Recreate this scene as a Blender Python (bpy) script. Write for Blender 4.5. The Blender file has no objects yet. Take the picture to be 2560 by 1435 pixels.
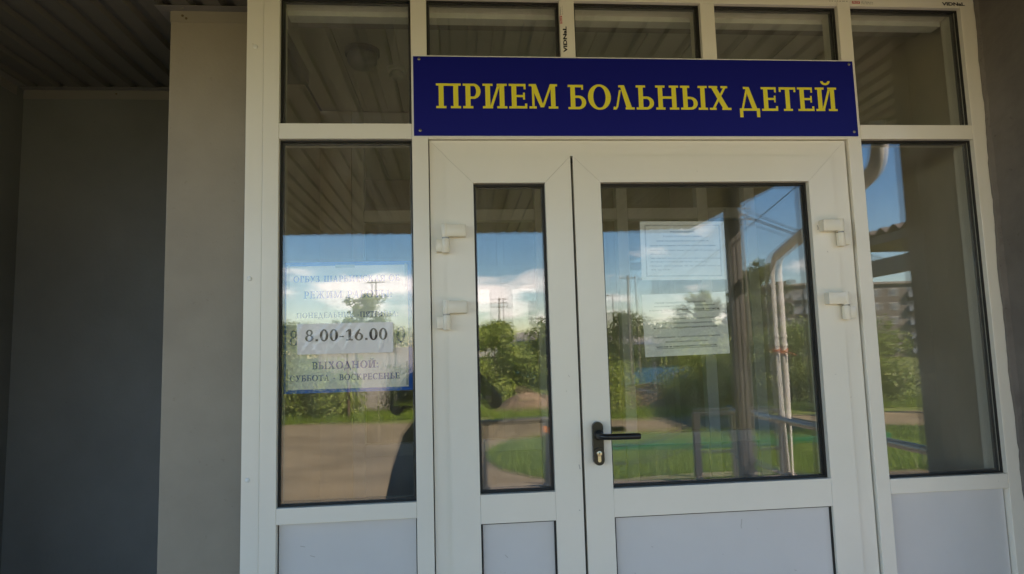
import bpy, bmesh, math, random
from mathutils import Vector, Matrix
import numpy as np

R = math.radians
scene = bpy.context.scene
COL = scene.collection
random.seed(7)
rng = np.random.default_rng(11)

# ------------------------------------------------------------------ camera
CAM = (0.0, -2.1, 1.45)
YAW, PITCH, ROLL, FPX = 0.0880619, 0.0988664, -0.0282938, 1600.0
cd = bpy.data.cameras.new('camera'); cam = bpy.data.objects.new('camera', cd); COL.objects.link(cam)
fw = Vector((math.sin(YAW)*math.cos(PITCH), math.cos(YAW)*math.cos(PITCH), math.sin(PITCH)))
rt0 = Vector((math.cos(YAW), -math.sin(YAW), 0)); up0 = rt0.cross(fw)
rt = rt0*math.cos(ROLL)+up0*math.sin(ROLL); up = -rt0*math.sin(ROLL)+up0*math.cos(ROLL)
m = Matrix((rt, up, -fw)).transposed().to_4x4(); m.translation = CAM
cam.matrix_world = m
cd.sensor_width = 36.0; cd.sensor_fit = 'HORIZONTAL'; cd.lens = 36.0*FPX/2560.0
cd.clip_start = 0.05; cd.clip_end = 3000
scene.camera = cam

# ------------------------------------------------------------------ sky, sun, exposure
SUN_AZ, SUN_EL = R(60), R(39)          # azimuth from +Y towards +X
w = bpy.data.worlds.new('World'); scene.world = w; w.use_nodes = True
N, L = w.node_tree.nodes, w.node_tree.links
N.clear()
def nd(t, **k):
    n = N.new(t)
    for a, v in k.items(): setattr(n, a, v)
    return n
sky = nd('ShaderNodeTexSky', sky_type='NISHITA', sun_disc=False, sun_elevation=SUN_EL, sun_rotation=SUN_AZ, altitude=100, air_density=1.0, dust_density=0.25, ozone_density=2.0)
tc = nd('ShaderNodeTexCoord'); sep = nd('ShaderNodeSeparateXYZ'); L.new(tc.outputs['Generated'], sep.inputs[0])
def mth(op, a, b=None, c=None, clamp=False):
    n = nd('ShaderNodeMath', operation=op, use_clamp=clamp)
    for i, v in enumerate((a, b, c)):
        if v is None: continue
        if isinstance(v, (int, float)): n.inputs[i].default_value = v
        else: L.new(v, n.inputs[i])
    return n.outputs[0]
az = mth('ARCTAN2', sep.outputs[0], mth('MULTIPLY', sep.outputs[1], -1.0))
el = mth('ARCSINE', sep.outputs[2])
cx = nd('ShaderNodeCombineXYZ'); L.new(mth('MULTIPLY', az, 4.2), cx.inputs[0]); L.new(mth('MULTIPLY', el, 11.0), cx.inputs[1]); cx.inputs[2].default_value = 3.7
nz = nd('ShaderNodeTexNoise'); nz.inputs['Scale'].default_value = 1.35; nz.inputs['Detail'].default_value = 9; nz.inputs['Roughness'].default_value = 0.56
L.new(cx.outputs[0], nz.inputs['Vector'])
band = nd('ShaderNodeValToRGB'); L.new(el, band.inputs[0])
cr = band.color_ramp; cr.elements[0].position = 0.0; cr.elements[0].color = (.40,)*3+(1,); cr.elements[1].position = .045; cr.elements[1].color = (.47,)*3+(1,)
for p, v in ((.07, .505), (.10, .50), (.14, .40), (.3, .30), (.6, .36)):
    e = cr.elements.new(p); e.color = (v, v, v, 1)
dens = mth('SUBTRACT', mth('ADD', nz.outputs['Fac'], band.outputs[0]), 1.0)
mask = mth('MULTIPLY', dens, 9.0, clamp=True)
core = mth('MULTIPLY', dens, 4.0, clamp=True)
ccol = nd('ShaderNodeMixRGB'); L.new(core, ccol.inputs[0]); ccol.inputs[1].default_value = (12.6, 12.3, 12.0, 1); ccol.inputs[2].default_value = (8.6, 9.0, 9.8, 1)
mx = nd('ShaderNodeMixRGB'); L.new(mth('MULTIPLY', mask, .9), mx.inputs[0]); hs = nd('ShaderNodeHueSaturation'); hs.inputs['Saturation'].default_value = 1.4; hs.inputs['Value'].default_value = .92; L.new(sky.outputs[0], hs.inputs['Color']); L.new(hs.outputs[0], mx.inputs[1]); L.new(ccol.outputs[0], mx.inputs[2])
bg = nd('ShaderNodeBackground'); L.new(mx.outputs[0], bg.inputs[0]); bg.inputs[1].default_value = 0.085
ow = nd('ShaderNodeOutputWorld'); L.new(bg.outputs[0], ow.inputs[0])

sd = bpy.data.lights.new('sun', 'SUN'); sun = bpy.data.objects.new('sun', sd); COL.objects.link(sun)
sd.energy = 4.0; sd.angle = R(.53); sd.color = (1, .89, .74)
sdir = Vector((math.sin(SUN_AZ)*math.cos(SUN_EL), math.cos(SUN_AZ)*math.cos(SUN_EL), math.sin(SUN_EL)))
sun.rotation_euler = sdir.to_track_quat('Z', 'Y').to_euler()

scene.view_settings.view_transform = 'Standard'; scene.view_settings.look = 'None'
scene.view_settings.gamma = 1; scene.view_settings.exposure = 2.4
scene.view_settings.use_white_balance = True; scene.view_settings.white_balance_temperature = 7500; scene.view_settings.white_balance_tint = 20
scene.cycles.transparent_max_bounces = 32; scene.cycles.max_bounces = 10
scene.cycles.diffuse_bounces = 5; scene.cycles.glossy_bounces = 5
scene.cycles.caustics_reflective = False; scene.cycles.caustics_refractive = False
scene.cycles.sample_clamp_indirect = 6; scene.cycles.use_denoising = True; scene.cycles.use_adaptive_sampling = False

# ------------------------------------------------------------------ helpers
class MB:
    """collects vertices and faces for one mesh"""
    def __init__(s): s.v = []; s.f = []
    def add(s, vs, fs):
        o = len(s.v); s.v += [tuple(p) for p in vs]; s.f += [tuple(i+o for i in f) for f in fs]; return s
    def box(s, x0, y0, z0, x1, y1, z1, b=0.0):
        if b <= 0:
            v = [(x, y, z) for z in (z0, z1) for y in (y0, y1) for x in (x0, x1)]
            return s.add(v, [(0, 2, 3, 1), (4, 5, 7, 6), (0, 1, 5, 4), (2, 6, 7, 3), (0, 4, 6, 2), (1, 3, 7, 5)])
        bm = bmesh.new(); bmesh.ops.create_cube(bm, size=1)
        for q in bm.verts: q.co = Vector(((x0+x1)/2+q.co.x*(x1-x0), (y0+y1)/2+q.co.y*(y1-y0), (z0+z1)/2+q.co.z*(z1-z0)))
        bmesh.ops.bevel(bm, geom=bm.edges[:], offset=b, segments=2, affect='EDGES', profile=.5)
        bm.verts.index_update(); s.add([q.co[:] for q in bm.verts], [[q.index for q in f.verts] for f in bm.faces]); bm.free(); return s
    def prism(s, pts, y0, y1):
        """polygon in x,z (counter-clockwise seen from -y) extruded along y"""
        n = len(pts)
        v = [(p[0], y0, p[1]) for p in pts]+[(p[0], y1, p[1]) for p in pts]
        f = [tuple(range(n)), tuple(range(2*n-1, n-1, -1))]+[(i, i+n, (i+1) % n+n, (i+1) % n) for i in range(n)]
        return s.add(v, f)
    def tube(s, pts, r, n=10, cap=True):
        pts = [Vector(p) for p in pts]; k = len(pts)
        rs = r if isinstance(r, (list, tuple)) else [r]*k
        vs = []; prev = None
        for i, p in enumerate(pts):
            t = (pts[min(i+1, k-1)]-pts[max(i-1, 0)]).normalized()
            if prev is None: a = t.orthogonal().normalized()
            else:
                a = prev-t*prev.dot(t); a = a.normalized() if a.length > 1e-6 else t.orthogonal().normalized()
            prev = a; b = t.cross(a)
            for j in range(n):
                q = 2*math.pi*j/n; vs.append(p+(a*math.cos(q)+b*math.sin(q))*rs[i])
        fs = [(i*n+j, i*n+(j+1) % n, (i+1)*n+(j+1) % n, (i+1)*n+j) for i in range(k-1) for j in range(n)]
        if cap: fs += [tuple(range(n-1, -1, -1)), tuple(range((k-1)*n, k*n))]
        return s.add(vs, fs)
    def lathe(s, c, prof, axis='z', n=20):
        """prof: (radius, height) along axis from centre c"""
        vs = []
        for r, h in prof:
            for j in range(n):
                q = 2*math.pi*j/n; a, b = r*math.cos(q), r*math.sin(q)
                d = {'z': (a, b, h), 'y': (b, h, a), 'x': (h, a, b)}[axis]
                vs.append((c[0]+d[0], c[1]+d[1], c[2]+d[2]))
        k = len(prof)
        fs = [(i*n+j, i*n+(j+1) % n, (i+1)*n+(j+1) % n, (i+1)*n+j) for i in range(k-1) for j in range(n)]
        fs += [tuple(range(n-1, -1, -1)), tuple(range((k-1)*n, k*n))]
        return s.add(vs, fs)
    def build(s, name, mat, parent=None, smooth=None):
        me = bpy.data.meshes.new(name); me.from_pydata(s.v, [], s.f); me.update()
        return link(name, me, mat, parent, smooth)
def link(name, me, mat, parent=None, smooth=None):
    o = bpy.data.objects.new(name, me); COL.objects.link(o)
    if mat is not None and not me.materials: me.materials.append(mat)
    if smooth:
        me.shade_smooth()
        if smooth is not True: me.set_sharp_from_angle(angle=R(smooth))
    if parent is not None:
        o.parent = parent
    return o
def tag(o, label, cat, group=None, kind='thing'):
    o['label'] = label; o['category'] = cat; o['kind'] = kind
    if group: o['group'] = group
    return o
def struct(o, kind='structure'):
    o['kind'] = kind; return o
def thing(name, label, cat, loc=(0, 0, 0), group=None):
    o = bpy.data.objects.new(name, None); COL.objects.link(o); o.empty_display_size = .1
    o.location = loc
    bpy.context.view_layer.update()
    return tag(o, label, cat, group)
def under(o, parent):
    """parent o keeping its world place (parents are only moved, never turned)"""
    p = parent; off = Vector((0, 0, 0))
    while p is not None: off += p.location; p = p.parent
    o.parent = parent; o.location = Vector(o.location)-off; return o

# ------------------------------------------------------------------ materials
def mat(name, col, rough=.5, spec=.5, metal=0.0, var=0.0, vscale=6.0, bump=0.0, bscale=60.0, col2=None, rvar=0.0, detail=6):
    M = bpy.data.materials.new(name); M.use_nodes = True
    nt = M.node_tree; p = nt.nodes['Principled BSDF']
    p.inputs['Base Color'].default_value = (*col, 1); p.inputs['Roughness'].default_value = rough
    p.inputs['Metallic'].default_value = metal; p.inputs['Specular IOR Level'].default_value = spec
    tcx = nt.nodes.new('ShaderNodeTexCoord')
    if var > 0 or rvar > 0:
        n = nt.nodes.new('ShaderNodeTexNoise'); n.inputs['Scale'].default_value = vscale; n.inputs['Detail'].default_value = detail; n.inputs['Roughness'].default_value = .6
        nt.links.new(tcx.outputs['Object'], n.inputs['Vector'])
        if var > 0:
            mixn = nt.nodes.new('ShaderNodeMixRGB'); c2 = col2 or tuple(c*(1-var) for c in col)
            mr = nt.nodes.new('ShaderNodeMapRange'); mr.inputs[1].default_value = .35; mr.inputs[2].default_value = .68
            nt.links.new(n.outputs['Fac'], mr.inputs[0]); nt.links.new(mr.outputs[0], mixn.inputs[0])
            mixn.inputs[1].default_value = (*col, 1); mixn.inputs[2].default_value = (*c2, 1)
            nt.links.new(mixn.outputs[0], p.inputs['Base Color'])
        if rvar > 0:
            mr2 = nt.nodes.new('ShaderNodeMapRange'); mr2.inputs[3].default_value = max(.02, rough-rvar); mr2.inputs[4].default_value = rough+rvar
            nt.links.new(n.outputs['Fac'], mr2.inputs[0]); nt.links.new(mr2.outputs[0], p.inputs['Roughness'])
    if bump > 0:
        n2 = nt.nodes.new('ShaderNodeTexNoise'); n2.inputs['Scale'].default_value = bscale; n2.inputs['Detail'].default_value = 5
        nt.links.new(tcx.outputs['Object'], n2.inputs['Vector'])
        b = nt.nodes.new('ShaderNodeBump'); b.inputs['Distance'].default_value = bump; b.inputs['Strength'].default_value = 1
        nt.links.new(n2.outputs['Fac'], b.inputs['Height']); nt.links.new(b.outputs[0], p.inputs['Normal'])
    return M
def specks(M, scale=26.0, thr=.735, col=(.30, .27, .22), amt=.55):
    """sparse small dirt flecks and faint smears on a material"""
    nt = M.node_tree; p = nt.nodes['Principled BSDF']; tcx = nt.nodes.new('ShaderNodeTexCoord')
    n = nt.nodes.new('ShaderNodeTexNoise'); n.inputs['Scale'].default_value = scale; n.inputs['Detail'].default_value = 3; nt.links.new(tcx.outputs['Object'], n.inputs['Vector'])
    mr = nt.nodes.new('ShaderNodeMapRange'); mr.inputs[1].default_value = thr; mr.inputs[2].default_value = thr+.03; mr.inputs[4].default_value = amt; nt.links.new(n.outputs['Fac'], mr.inputs[0])
    mix = nt.nodes.new('ShaderNodeMixRGB'); mix.inputs[2].default_value = (*col, 1); nt.links.new(mr.outputs[0], mix.inputs[0])
    old = p.inputs['Base Color']
    if old.links: nt.links.new(old.links[0].from_socket, mix.inputs[1])
    else: mix.inputs[1].default_value = old.default_value
    nt.links.new(mix.outputs[0], old); return M
def leafmat(name, c1, c2, trans=.42):
    M = bpy.data.materials.new(name); M.use_nodes = True; nt = M.node_tree; nt.nodes.clear()
    g = nt.nodes.new('ShaderNodeNewGeometry'); mx_ = nt.nodes.new('ShaderNodeMixRGB'); mx_.inputs[1].default_value = (*c1, 1); mx_.inputs[2].default_value = (*c2, 1)
    nt.links.new(g.outputs['Random Per Island'], mx_.inputs[0])
    d = nt.nodes.new('ShaderNodeBsdfPrincipled'); d.inputs['Roughness'].default_value = .45; d.inputs['Specular IOR Level'].default_value = .35
    t = nt.nodes.new('ShaderNodeBsdfTranslucent'); ms = nt.nodes.new('ShaderNodeMixShader'); ms.inputs[0].default_value = trans
    o = nt.nodes.new('ShaderNodeOutputMaterial')
    nt.links.new(mx_.outputs[0], d.inputs['Base Color']); nt.links.new(mx_.outputs[0], t.inputs['Color'])
    nt.links.new(d.outputs[0], ms.inputs[1]); nt.links.new(t.outputs[0], ms.inputs[2]); nt.links.new(ms.outputs[0], o.inputs[0])
    return M
def glassmat(name, r0, wav=.00012, wscale=3.0, tint=(.985, .992, .985)):
    M = bpy.data.materials.new(name); M.use_nodes = True; nt = M.node_tree; nt.nodes.clear()
    lw = nt.nodes.new('ShaderNodeLayerWeight'); lw.inputs['Blend'].default_value = .5
    pw = nt.nodes.new('ShaderNodeMath'); pw.operation = 'POWER'; pw.inputs[1].default_value = 5; nt.links.new(lw.outputs['Facing'], pw.inputs[0])
    ma = nt.nodes.new('ShaderNodeMath'); ma.operation = 'MULTIPLY_ADD'; ma.inputs[1].default_value = 1-r0; ma.inputs[2].default_value = r0; nt.links.new(pw.outputs[0], ma.inputs[0])
    t = nt.nodes.new('ShaderNodeBsdfTransparent'); t.inputs[0].default_value = (*tint, 1)
    g = nt.nodes.new('ShaderNodeBsdfGlossy'); g.inputs['Roughness'].default_value = 0.0; g.inputs['Color'].default_value = (1, 1, 1, 1)
    tcx = nt.nodes.new('ShaderNodeTexCoord'); mp = nt.nodes.new('ShaderNodeMapping'); mp.inputs['Scale'].default_value = (1.8, 1, .8)
    n = nt.nodes.new('ShaderNodeTexNoise'); n.inputs['Scale'].default_value = wscale; n.inputs['Detail'].default_value = 1.5
    b = nt.nodes.new('ShaderNodeBump'); b.inputs['Distance'].default_value = wav; b.inputs['Strength'].default_value = 1
    nt.links.new(tcx.outputs['Object'], mp.inputs[0]); nt.links.new(mp.outputs[0], n.inputs['Vector']); nt.links.new(n.outputs['Fac'], b.inputs['Height']); nt.links.new(b.outputs[0], g.inputs['Normal'])
    ms = nt.nodes.new('ShaderNodeMixShader'); o = nt.nodes.new('ShaderNodeOutputMaterial')
    nt.links.new(ma.outputs[0], ms.inputs[0]); nt.links.new(t.outputs[0], ms.inputs[1]); nt.links.new(g.outputs[0], ms.inputs[2])
    # thin film of dust and wiped streaks on the sheet
    df = nt.nodes.new('ShaderNodeBsdfDiffuse'); df.inputs[0].default_value = (.62, .60, .56, 1)
    mp2 = nt.nodes.new('ShaderNodeMapping'); mp2.inputs['Scale'].default_value = (5, 1, 1.6); mp2.inputs['Rotation'].default_value = (0, .5, 0)
    n2 = nt.nodes.new('ShaderNodeTexNoise'); n2.inputs['Scale'].default_value = 2.2; n2.inputs['Detail'].default_value = 6; n2.inputs['Roughness'].default_value = .62
    mr = nt.nodes.new('ShaderNodeMapRange'); mr.inputs[1].default_value = .42; mr.inputs[2].default_value = .80; mr.inputs[3].default_value = .003; mr.inputs[4].default_value = .035
    ms2 = nt.nodes.new('ShaderNodeMixShader')
    nt.links.new(tcx.outputs['Object'], mp2.inputs[0]); nt.links.new(mp2.outputs[0], n2.inputs['Vector']); nt.links.new(n2.outputs['Fac'], mr.inputs[0]); nt.links.new(mr.outputs[0], ms2.inputs[0])
    nt.links.new(ms.outputs[0], ms2.inputs[1]); nt.links.new(df.outputs[0], ms2.inputs[2]); nt.links.new(ms2.outputs[0], o.inputs[0])
    return M

PVC = mat('white_pvc', (.84, .80, .71), .24, .5, var=.05, vscale=2.5, rvar=.05)
PVC_IN = mat('white_pvc_inner', (.78, .78, .75), .3)
PANEL = mat('white_sandwich_panel', (.67, .66, .655), .30, .45, var=.07, vscale=2.2, rvar=.04)
GASKET = mat('black_rubber', (.012, .011, .010), .55)
SPACER = mat('spacer_bar', (.10, .10, .10), .35, metal=.6)
HINGE = mat('hinge_enamel', (.83, .78, .67), .26, .5)
STEEL = mat('steel', (.30, .29, .27), .4, metal=1)
BLACK = mat('black_handle_plastic', (.010, .010, .011), .28, .5)
BRASS = mat('nickel_cylinder', (.62, .56, .42), .32, metal=1)
DARK = mat('dark_gap', (.02, .018, .016), .8)
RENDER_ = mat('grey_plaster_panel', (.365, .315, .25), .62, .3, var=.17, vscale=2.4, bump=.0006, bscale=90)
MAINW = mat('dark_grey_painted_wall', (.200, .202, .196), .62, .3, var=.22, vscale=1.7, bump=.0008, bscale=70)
PIER = mat('rough_grey_plaster', (.20, .18, .165), .8, .2, var=.25, vscale=5.0, bump=.0025, bscale=26)
SOFFIT = mat('profiled_sheet', (.155, .143, .122), .42, .4, var=.12, vscale=1.5)
TRIM = mat('trim_sheet', (.24, .22, .20), .4, .45, var=.06, vscale=4)
BLUE = mat('sign_blue', (.006, .009, .19), .45, .18)
YELL = mat('sign_yellow', (.84, .74, .065), .45, .25)
WHITEP = mat('white_plastic_sheet', (.78, .78, .76), .35)
PAPER = mat('paper', (.84, .84, .83), .7, .2)
INKBLUE = mat('poster_blue', (.015, .15, .60), .6, .2)
INKNAVY = mat('poster_navy', (.012, .07, .36), .6, .2)
INK = mat('black_ink', (.02, .02, .025), .6, .2)
INKGREY = mat('grey_ink', (.07, .08, .10), .7, .2)
RED = mat('red_print', (.55, .02, .02), .45)
CONC = mat('concrete_paving', (.31, .275, .225), .8, .2, var=.18, vscale=2.2, bump=.002, bscale=40)
PANE = glassmat('window_glass', .056)
INNERGLASS = glassmat('inner_glass', .05, .0001)

specks(PVC, 40, .745, (.35, .32, .27), .5); specks(PANEL, 34, .745, (.42, .40, .38), .45); specks(RENDER_, 60, .71, (.24, .20, .16), .35); specks(MAINW, 55, .72, (.10, .095, .09), .4); specks(PIER, 46, .68, (.10, .09, .08), .45)
# ------------------------------------------------------------------ serif lettering (built glyph by glyph, cap height 1)
S_, T_, F_, O_ = .195, .098, .088, .105      # stem, thin, serif thickness, serif overhang
def B(x0, y0, x1, y1): return [(x0, y0), (x1, y0), (x1, y1), (x0, y1)]
def st(x, y0=0., y1=1., s=None, lo=True, hi=True):
    s = s or S_; r = [B(x, y0, x+s, y1)]
    if lo: r.append(B(x-O_, y0, x+s+O_, y0+F_))
    if hi: r.append(B(x-O_, y1-F_, x+s+O_, y1))
    return r
def diag(xb, xt, y0, y1, s): return [[(xb, y0), (xb+s, y0), (xt+s, y1), (xt, y1)]]
def arc(cx_, cy_, rx, ry, tx, ty, a0, a1, n=None):
    n = n or max(4, int(abs(a1-a0)/9)); out = []
    def pt(a, k): return (cx_+(rx-tx*k)*math.cos(a), cy_+(ry-ty*k)*math.sin(a))
    for i in range(n):
        p, q = R(a0+(a1-a0)*i/n), R(a0+(a1-a0)*(i+1)/n)
        out.append([pt(p, 0), pt(q, 0), pt(q, 1), pt(p, 1)])
    return out
def bowl(x, y0, y1, wd):
    h = y1-y0; rx = wd-(.30*wd)
    return [B(x, y1-T_, x+wd-rx, y1), B(x, y0, x+wd-rx, y0+T_)]+arc(x+wd-rx, (y0+y1)/2, rx, h/2, S_*.92, T_, -90, 90)
def glyph(c):
    e = O_
    if c == 'П': return st(e)+st(.69)+[B(e+S_, 1-T_, .69, 1)], .99
    if c == 'Р': return st(e)+bowl(e+S_, .38, 1, .41), .71
    if c in 'ИЙ':
        g = st(e)+st(.68)+[[(.29, .07), (.40, .07), (.69, .90), (.58, .90)]]
        if c == 'Й': g += arc(.49, 1.27, .215, .17, .11, .09, 180, 360)
        return g, .98
    if c == 'Е': return st(e)+[B(e+S_, 0, .71, T_), B(.64, 0, .73, .20), B(e+S_, 1-T_, .68, 1), B(.60, .78, .68, 1), B(e+S_, .46, .60, .46+T_*.9), B(.57, .36, .645, .64)], .73
    if c == 'М': return [B(.12, 0, .215, 1), B(.0, 0, .30, F_), B(.0, 1-F_, .20, 1), [(.46, .05), (.60, .05), (.29, 1), (.06, 1)], [(.50, .05), (.60, .05), (.97, 1), (.87, 1)], B(.89, 0, 1.075, 1), B(.79, 0, 1.18, F_), B(.88, 1-F_, 1.16, 1)], 1.18
    if c == 'Б': return st(e)+bowl(e+S_, 0, .56, .46)+[B(e+S_, 1-T_, .64, 1), B(.57, .80, .65, 1)], .76
    if c == 'О': return arc(.49, .5, .49, .525, .225, .085, 0, 360, 40), .98
    if c == 'Л': return [[(.36, .80), (.28, .80), (.14, .16), (.22, .12)], [(.22, .12), (.14, .16), (.10, .06), (.14, .0)], [(.14, .0), (.10, .10), (.03, .12), (.0, -.01)], [(.59, 0), (.83, 0), (.50, 1), (.32, 1)], B(.25, 1-F_, .50, 1), B(.53, 0, .92, F_)], .92
    if c == 'Ь': return st(e)+bowl(e+S_, 0, .54, .46), .76
    if c == 'Н': return st(e)+st(.70)+[B(e+S_, .45, .70, .45+T_)], 1.0
    if c == 'Ы': return st(e)+bowl(e+S_, 0, .54, .44)+st(.88), 1.18
    if c == 'Х': return [[(.62, 0), (.86, 0), (.30, 1), (.06, 1)], [(.08, 0), (.19, 0), (.79, 1), (.68, 1)], B(.0, 0, .30, F_), B(.55, 0, .95, F_), B(.0, 1-F_, .38, 1), B(.52, 1-F_, .82, 1)], .95
    if c == 'Д': return [[(.10, .04), (.19, .04), (.43, .92), (.33, .92)], [(.60, .04), (.82, .04), (.48, 1), (.28, 1)], B(.22, 1-F_, .46, 1), B(.02, 0, .92, T_), B(.02, -.27, .165, 0), B(.775, -.27, .92, 0)], .93
    if c == 'Т': return st(.28, hi=False)+[B(.0, 1-T_, .75, 1), B(.0, .80, .085, 1), B(.665, .80, .75, 1)], .75
    if c == 'Г': return st(e)+[B(e+S_, 1-T_, .60, 1), B(.60-T_, .70, .62, 1)], .64
    if c == 'У': return diag(.40, .10, .30, 1, S_)+[[(.20, .0), (.30, .0), (.80, 1), (.71, 1)]]+[B(0, 1-F_, .36, 1), B(.60, 1-F_, .88, 1), B(.12, 0, .28, T_)], .86
    if c == 'З': return arc(.26, .75, .28, .26, S_*.85, T_, -90, 150)+arc(.26, .26, .33, .28, S_*.85, T_, -150, 90), .64
    if c == 'Ш': return st(e)+st(.60)+st(1.09)+[B(e+S_, 0, 1.09, T_)], 1.39
    if c == 'А': return [[(.10, 0), (.19, 0), (.46, 1), (.40, 1)], [(.58, 0), (.58+S_, 0), (.50, 1), (.36, 1)], B(.22, .30, .64, .30+T_), B(0, 0, .30, F_), B(.50, 0, .86, F_)], .86
    if c == 'С': return arc(.47, .5, .45, .53, S_*1.05, T_, 45, 315)+[B(.74, .68, .80, .98)], .84
    if c == 'К': return st(e)+[[(e+S_, .44), (e+S_+.12, .44), (.70, 1), (.60, 1)], [(.30, .56), (.64, 0), (.64+S_*1.05, 0), (.42, .66)], B(.54, 0, .92, F_), B(.50, 1-F_, .78, 1)], .90
    if c == 'Я': return st(.56)+[B(.36, 1-T_, .56, 1), B(.36, .42, .56, .42+T_)]+arc(.36, .71, .31, .29, S_*.9, T_, 90, 270)+[[(.06, 0), (.06+S_, 0), (.46, .46), (.32, .46)], B(0, 0, .24, F_)], .80
    if c == 'Ж': return st(.50)+[[(.68, .48), (.74, .48), (1.04, 1), (.93, 1)], [(.66, .55), (1.00, 0), (1.18, 0), (.76, .60)], [(.50, .48), (.44, .48), (.14, 1), (.25, 1)], [(.52, .55), (.18, 0), (.0, 0), (.42, .60)], B(-.02, 0, .26, F_), B(.92, 0, 1.20, F_), B(.04, 1-F_, .32, 1), B(.86, 1-F_, 1.14, 1)], 1.2
    if c == 'Ц': return st(e)+st(.69)+[B(e+S_, 0, .69, T_), B(.96, -.22, .96+T_, T_), B(.90, 0, 1.05, T_)], 1.06
    if c == 'В': return st(e)+bowl(e+S_, .50-T_/2, 1, .38)+bowl(e+S_, 0, .50+T_/2, .43), .74
    if c == '8': return arc(.33, .75, .26, .27, S_*.75, T_, 0, 360, 24)+arc(.33, .27, .31, .30, S_*.8, T_, 0, 360, 24), .66
    if c == '0': return arc(.33, .5, .32, .53, S_, T_, 0, 360, 32), .66
    if c == '1': return st(.24, hi=False)+[[(.06, .80), (.06, .72), (.26, .84), (.26, 1)], B(.08, 0, .58, F_)], .62
    if c == '6': return arc(.34, .32, .32, .35, S_*.9, T_, 0, 360, 28)+[[(.03, .30), (.20, .30), (.32, .66), (.46, .95), (.38, 1.0), (.20, .80), (.07, .55)]], .68
    if c == '.': return [B(.06, 0, .24, .18)], .30
    if c == ':': return [B(.06, 0, .22, .17), B(.06, .50, .22, .67)], .28
    if c == '-': return [B(.03, .30, .36, .42)], .39
    return [], .42
def serif(text, x0, x1, zb, h, y, track=.09, facing=-1):
    """lettering that fills x0..x1 at baseline zb, in the plane y, a hair proud"""
    lay = []; x = 0
    for c in text:
        g, wd = glyph(c); lay.append((g, x)); x += wd+track
    x -= track; k = (x1-x0)/x; mb = MB(); q = 0
    for g, ox in lay:
        for poly in g:
            q = (q+1) % 60; yy = y-.00002*q
            mb.add([(x0+(px+ox)*k, yy, zb+pz*h) for px, pz in poly], [tuple(range(len(poly)))])
    return mb
def sans(name, text, x, z, h, y, material, parent, align='LEFT', width=None, bold=0.0, squeeze=1.0, rot=0.0):
    cu = bpy.data.curves.new(name, 'FONT'); cu.body = text; cu.size = 1.0; cu.align_x = align; cu.offset = bold; cu.resolution_u = 3
    ob = bpy.data.objects.new(name, cu); COL.objects.link(ob)
    dg = bpy.context.evaluated_depsgraph_get(); me = bpy.data.meshes.new_from_object(ob.evaluated_get(dg)); bpy.data.objects.remove(ob)
    me.materials.clear()
    co = np.array([v.co[:] for v in me.vertices]) if len(me.vertices) else np.zeros((0, 3))
    if len(co):
        k = h/.72; kx = k*squeeze
        if width:
            kx = width/(co[:, 0].max()-co[:, 0].min())
        if align == 'CENTER': ox = -(co[:, 0].max()+co[:, 0].min())/2
        else: ox = -co[:, 0].min()
        c, s = math.cos(rot), math.sin(rot)
        for v in me.vertices:
            a, b = (v.co.x+ox)*kx, v.co.y*k
            v.co = (x+a*c-b*s, y, z+a*s+b*c)
    me.update()
    return link(name, me, material, parent)

# ================================================================== GLAZED ENTRANCE SCREEN
XL0, XSEAM, XL1 = -.677, -.6215, -.5694  # layout coordinates unprojected from image pixels through the camera, pasted as plain values
XM0, XM1 = -.1363, -.0828
XR0, XR1 = 1.399, 1.448
XP0, XP1 = 1.877, 1.935
ZT, ZTOP = 2.662, 2.702
ZA, ZB = 2.2165, 2.164           # transom
ZW, ZWR = .982, .932             # side windows: sill of the pane, under-rail
YB = .10                         # frame depth
BV = .0016
screen = thing('entrance_screen', 'white plastic glazed entrance screen holding the double door and side windows', 'window wall', (.63, 0, 0))
def part(name, mb, m_, parent, smooth=None):
    o = mb.build(name, m_, None, smooth); under(o, parent); return o
part('post', MB().box(XL0, .004, 0, XSEAM-.0006, YB, ZTOP, BV), PVC, screen)
part('post', MB().box(XSEAM+.0006, 0, 0, XL1, YB, ZTOP, BV), PVC, screen)
part('post', MB().box(XP0, 0, 0, XP1, YB, ZTOP, BV), PVC, screen)
part('mullion', MB().box(XM0, 0, 0, XM1, YB, ZTOP, BV), PVC, screen)
part('mullion', MB().box(XR0, 0, 0, XR1, YB, ZTOP, BV), PVC, screen)
for a, b in ((.378, .430), (.885, .937)):
    part('transom_mullion', MB().box(a, 0, ZA+.0004, b, YB, ZT-.0004, BV), PVC, screen)
hr = MB()
for a, b in ((XL1, XM0), (XM1, XR0), (XR1, XP0)): hr.box(a+.0004, 0, ZT, b-.0004, YB, ZTOP, BV)
head = part('head_rail', hr, PVC, screen)
tr = MB()
for a, b in ((XL1, XM0), (XM1, XR0), (XR1, XP0)): tr.box(a+.0004, 0, ZB, b-.0004, YB, ZA, BV)
part('transom', tr, PVC, screen)
for a, b in ((XL1, XM0), (XR1, XP0)):
    part('sill_rail', MB().box(a+.0004, 0, ZWR, b-.0004, YB, ZW, BV), PVC, screen)
    part('bottom_rail', MB().box(a+.0004, 0, 0, b-.0004, YB, .10, BV), PVC, screen)
    part('infill_panel', MB().box(a+.004, .022, .102, b-.004, .05, ZWR-.001, .001), PANEL, screen)
    part('panel_gasket', MB().box(a+.0005, .027, .1005, a+.004, .052, ZWR-.001), GASKET, screen); part('panel_gasket', MB().box(b-.004, .027, .1005, b-.0005, .052, ZWR-.001), GASKET, screen)
# inner lintel board seen through the top panes
part('lintel_board', MB().box(XL1, YB+.001, ZT-.018, XP0, YB+.05, ZTOP+.2), PVC_IN, screen)

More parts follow.
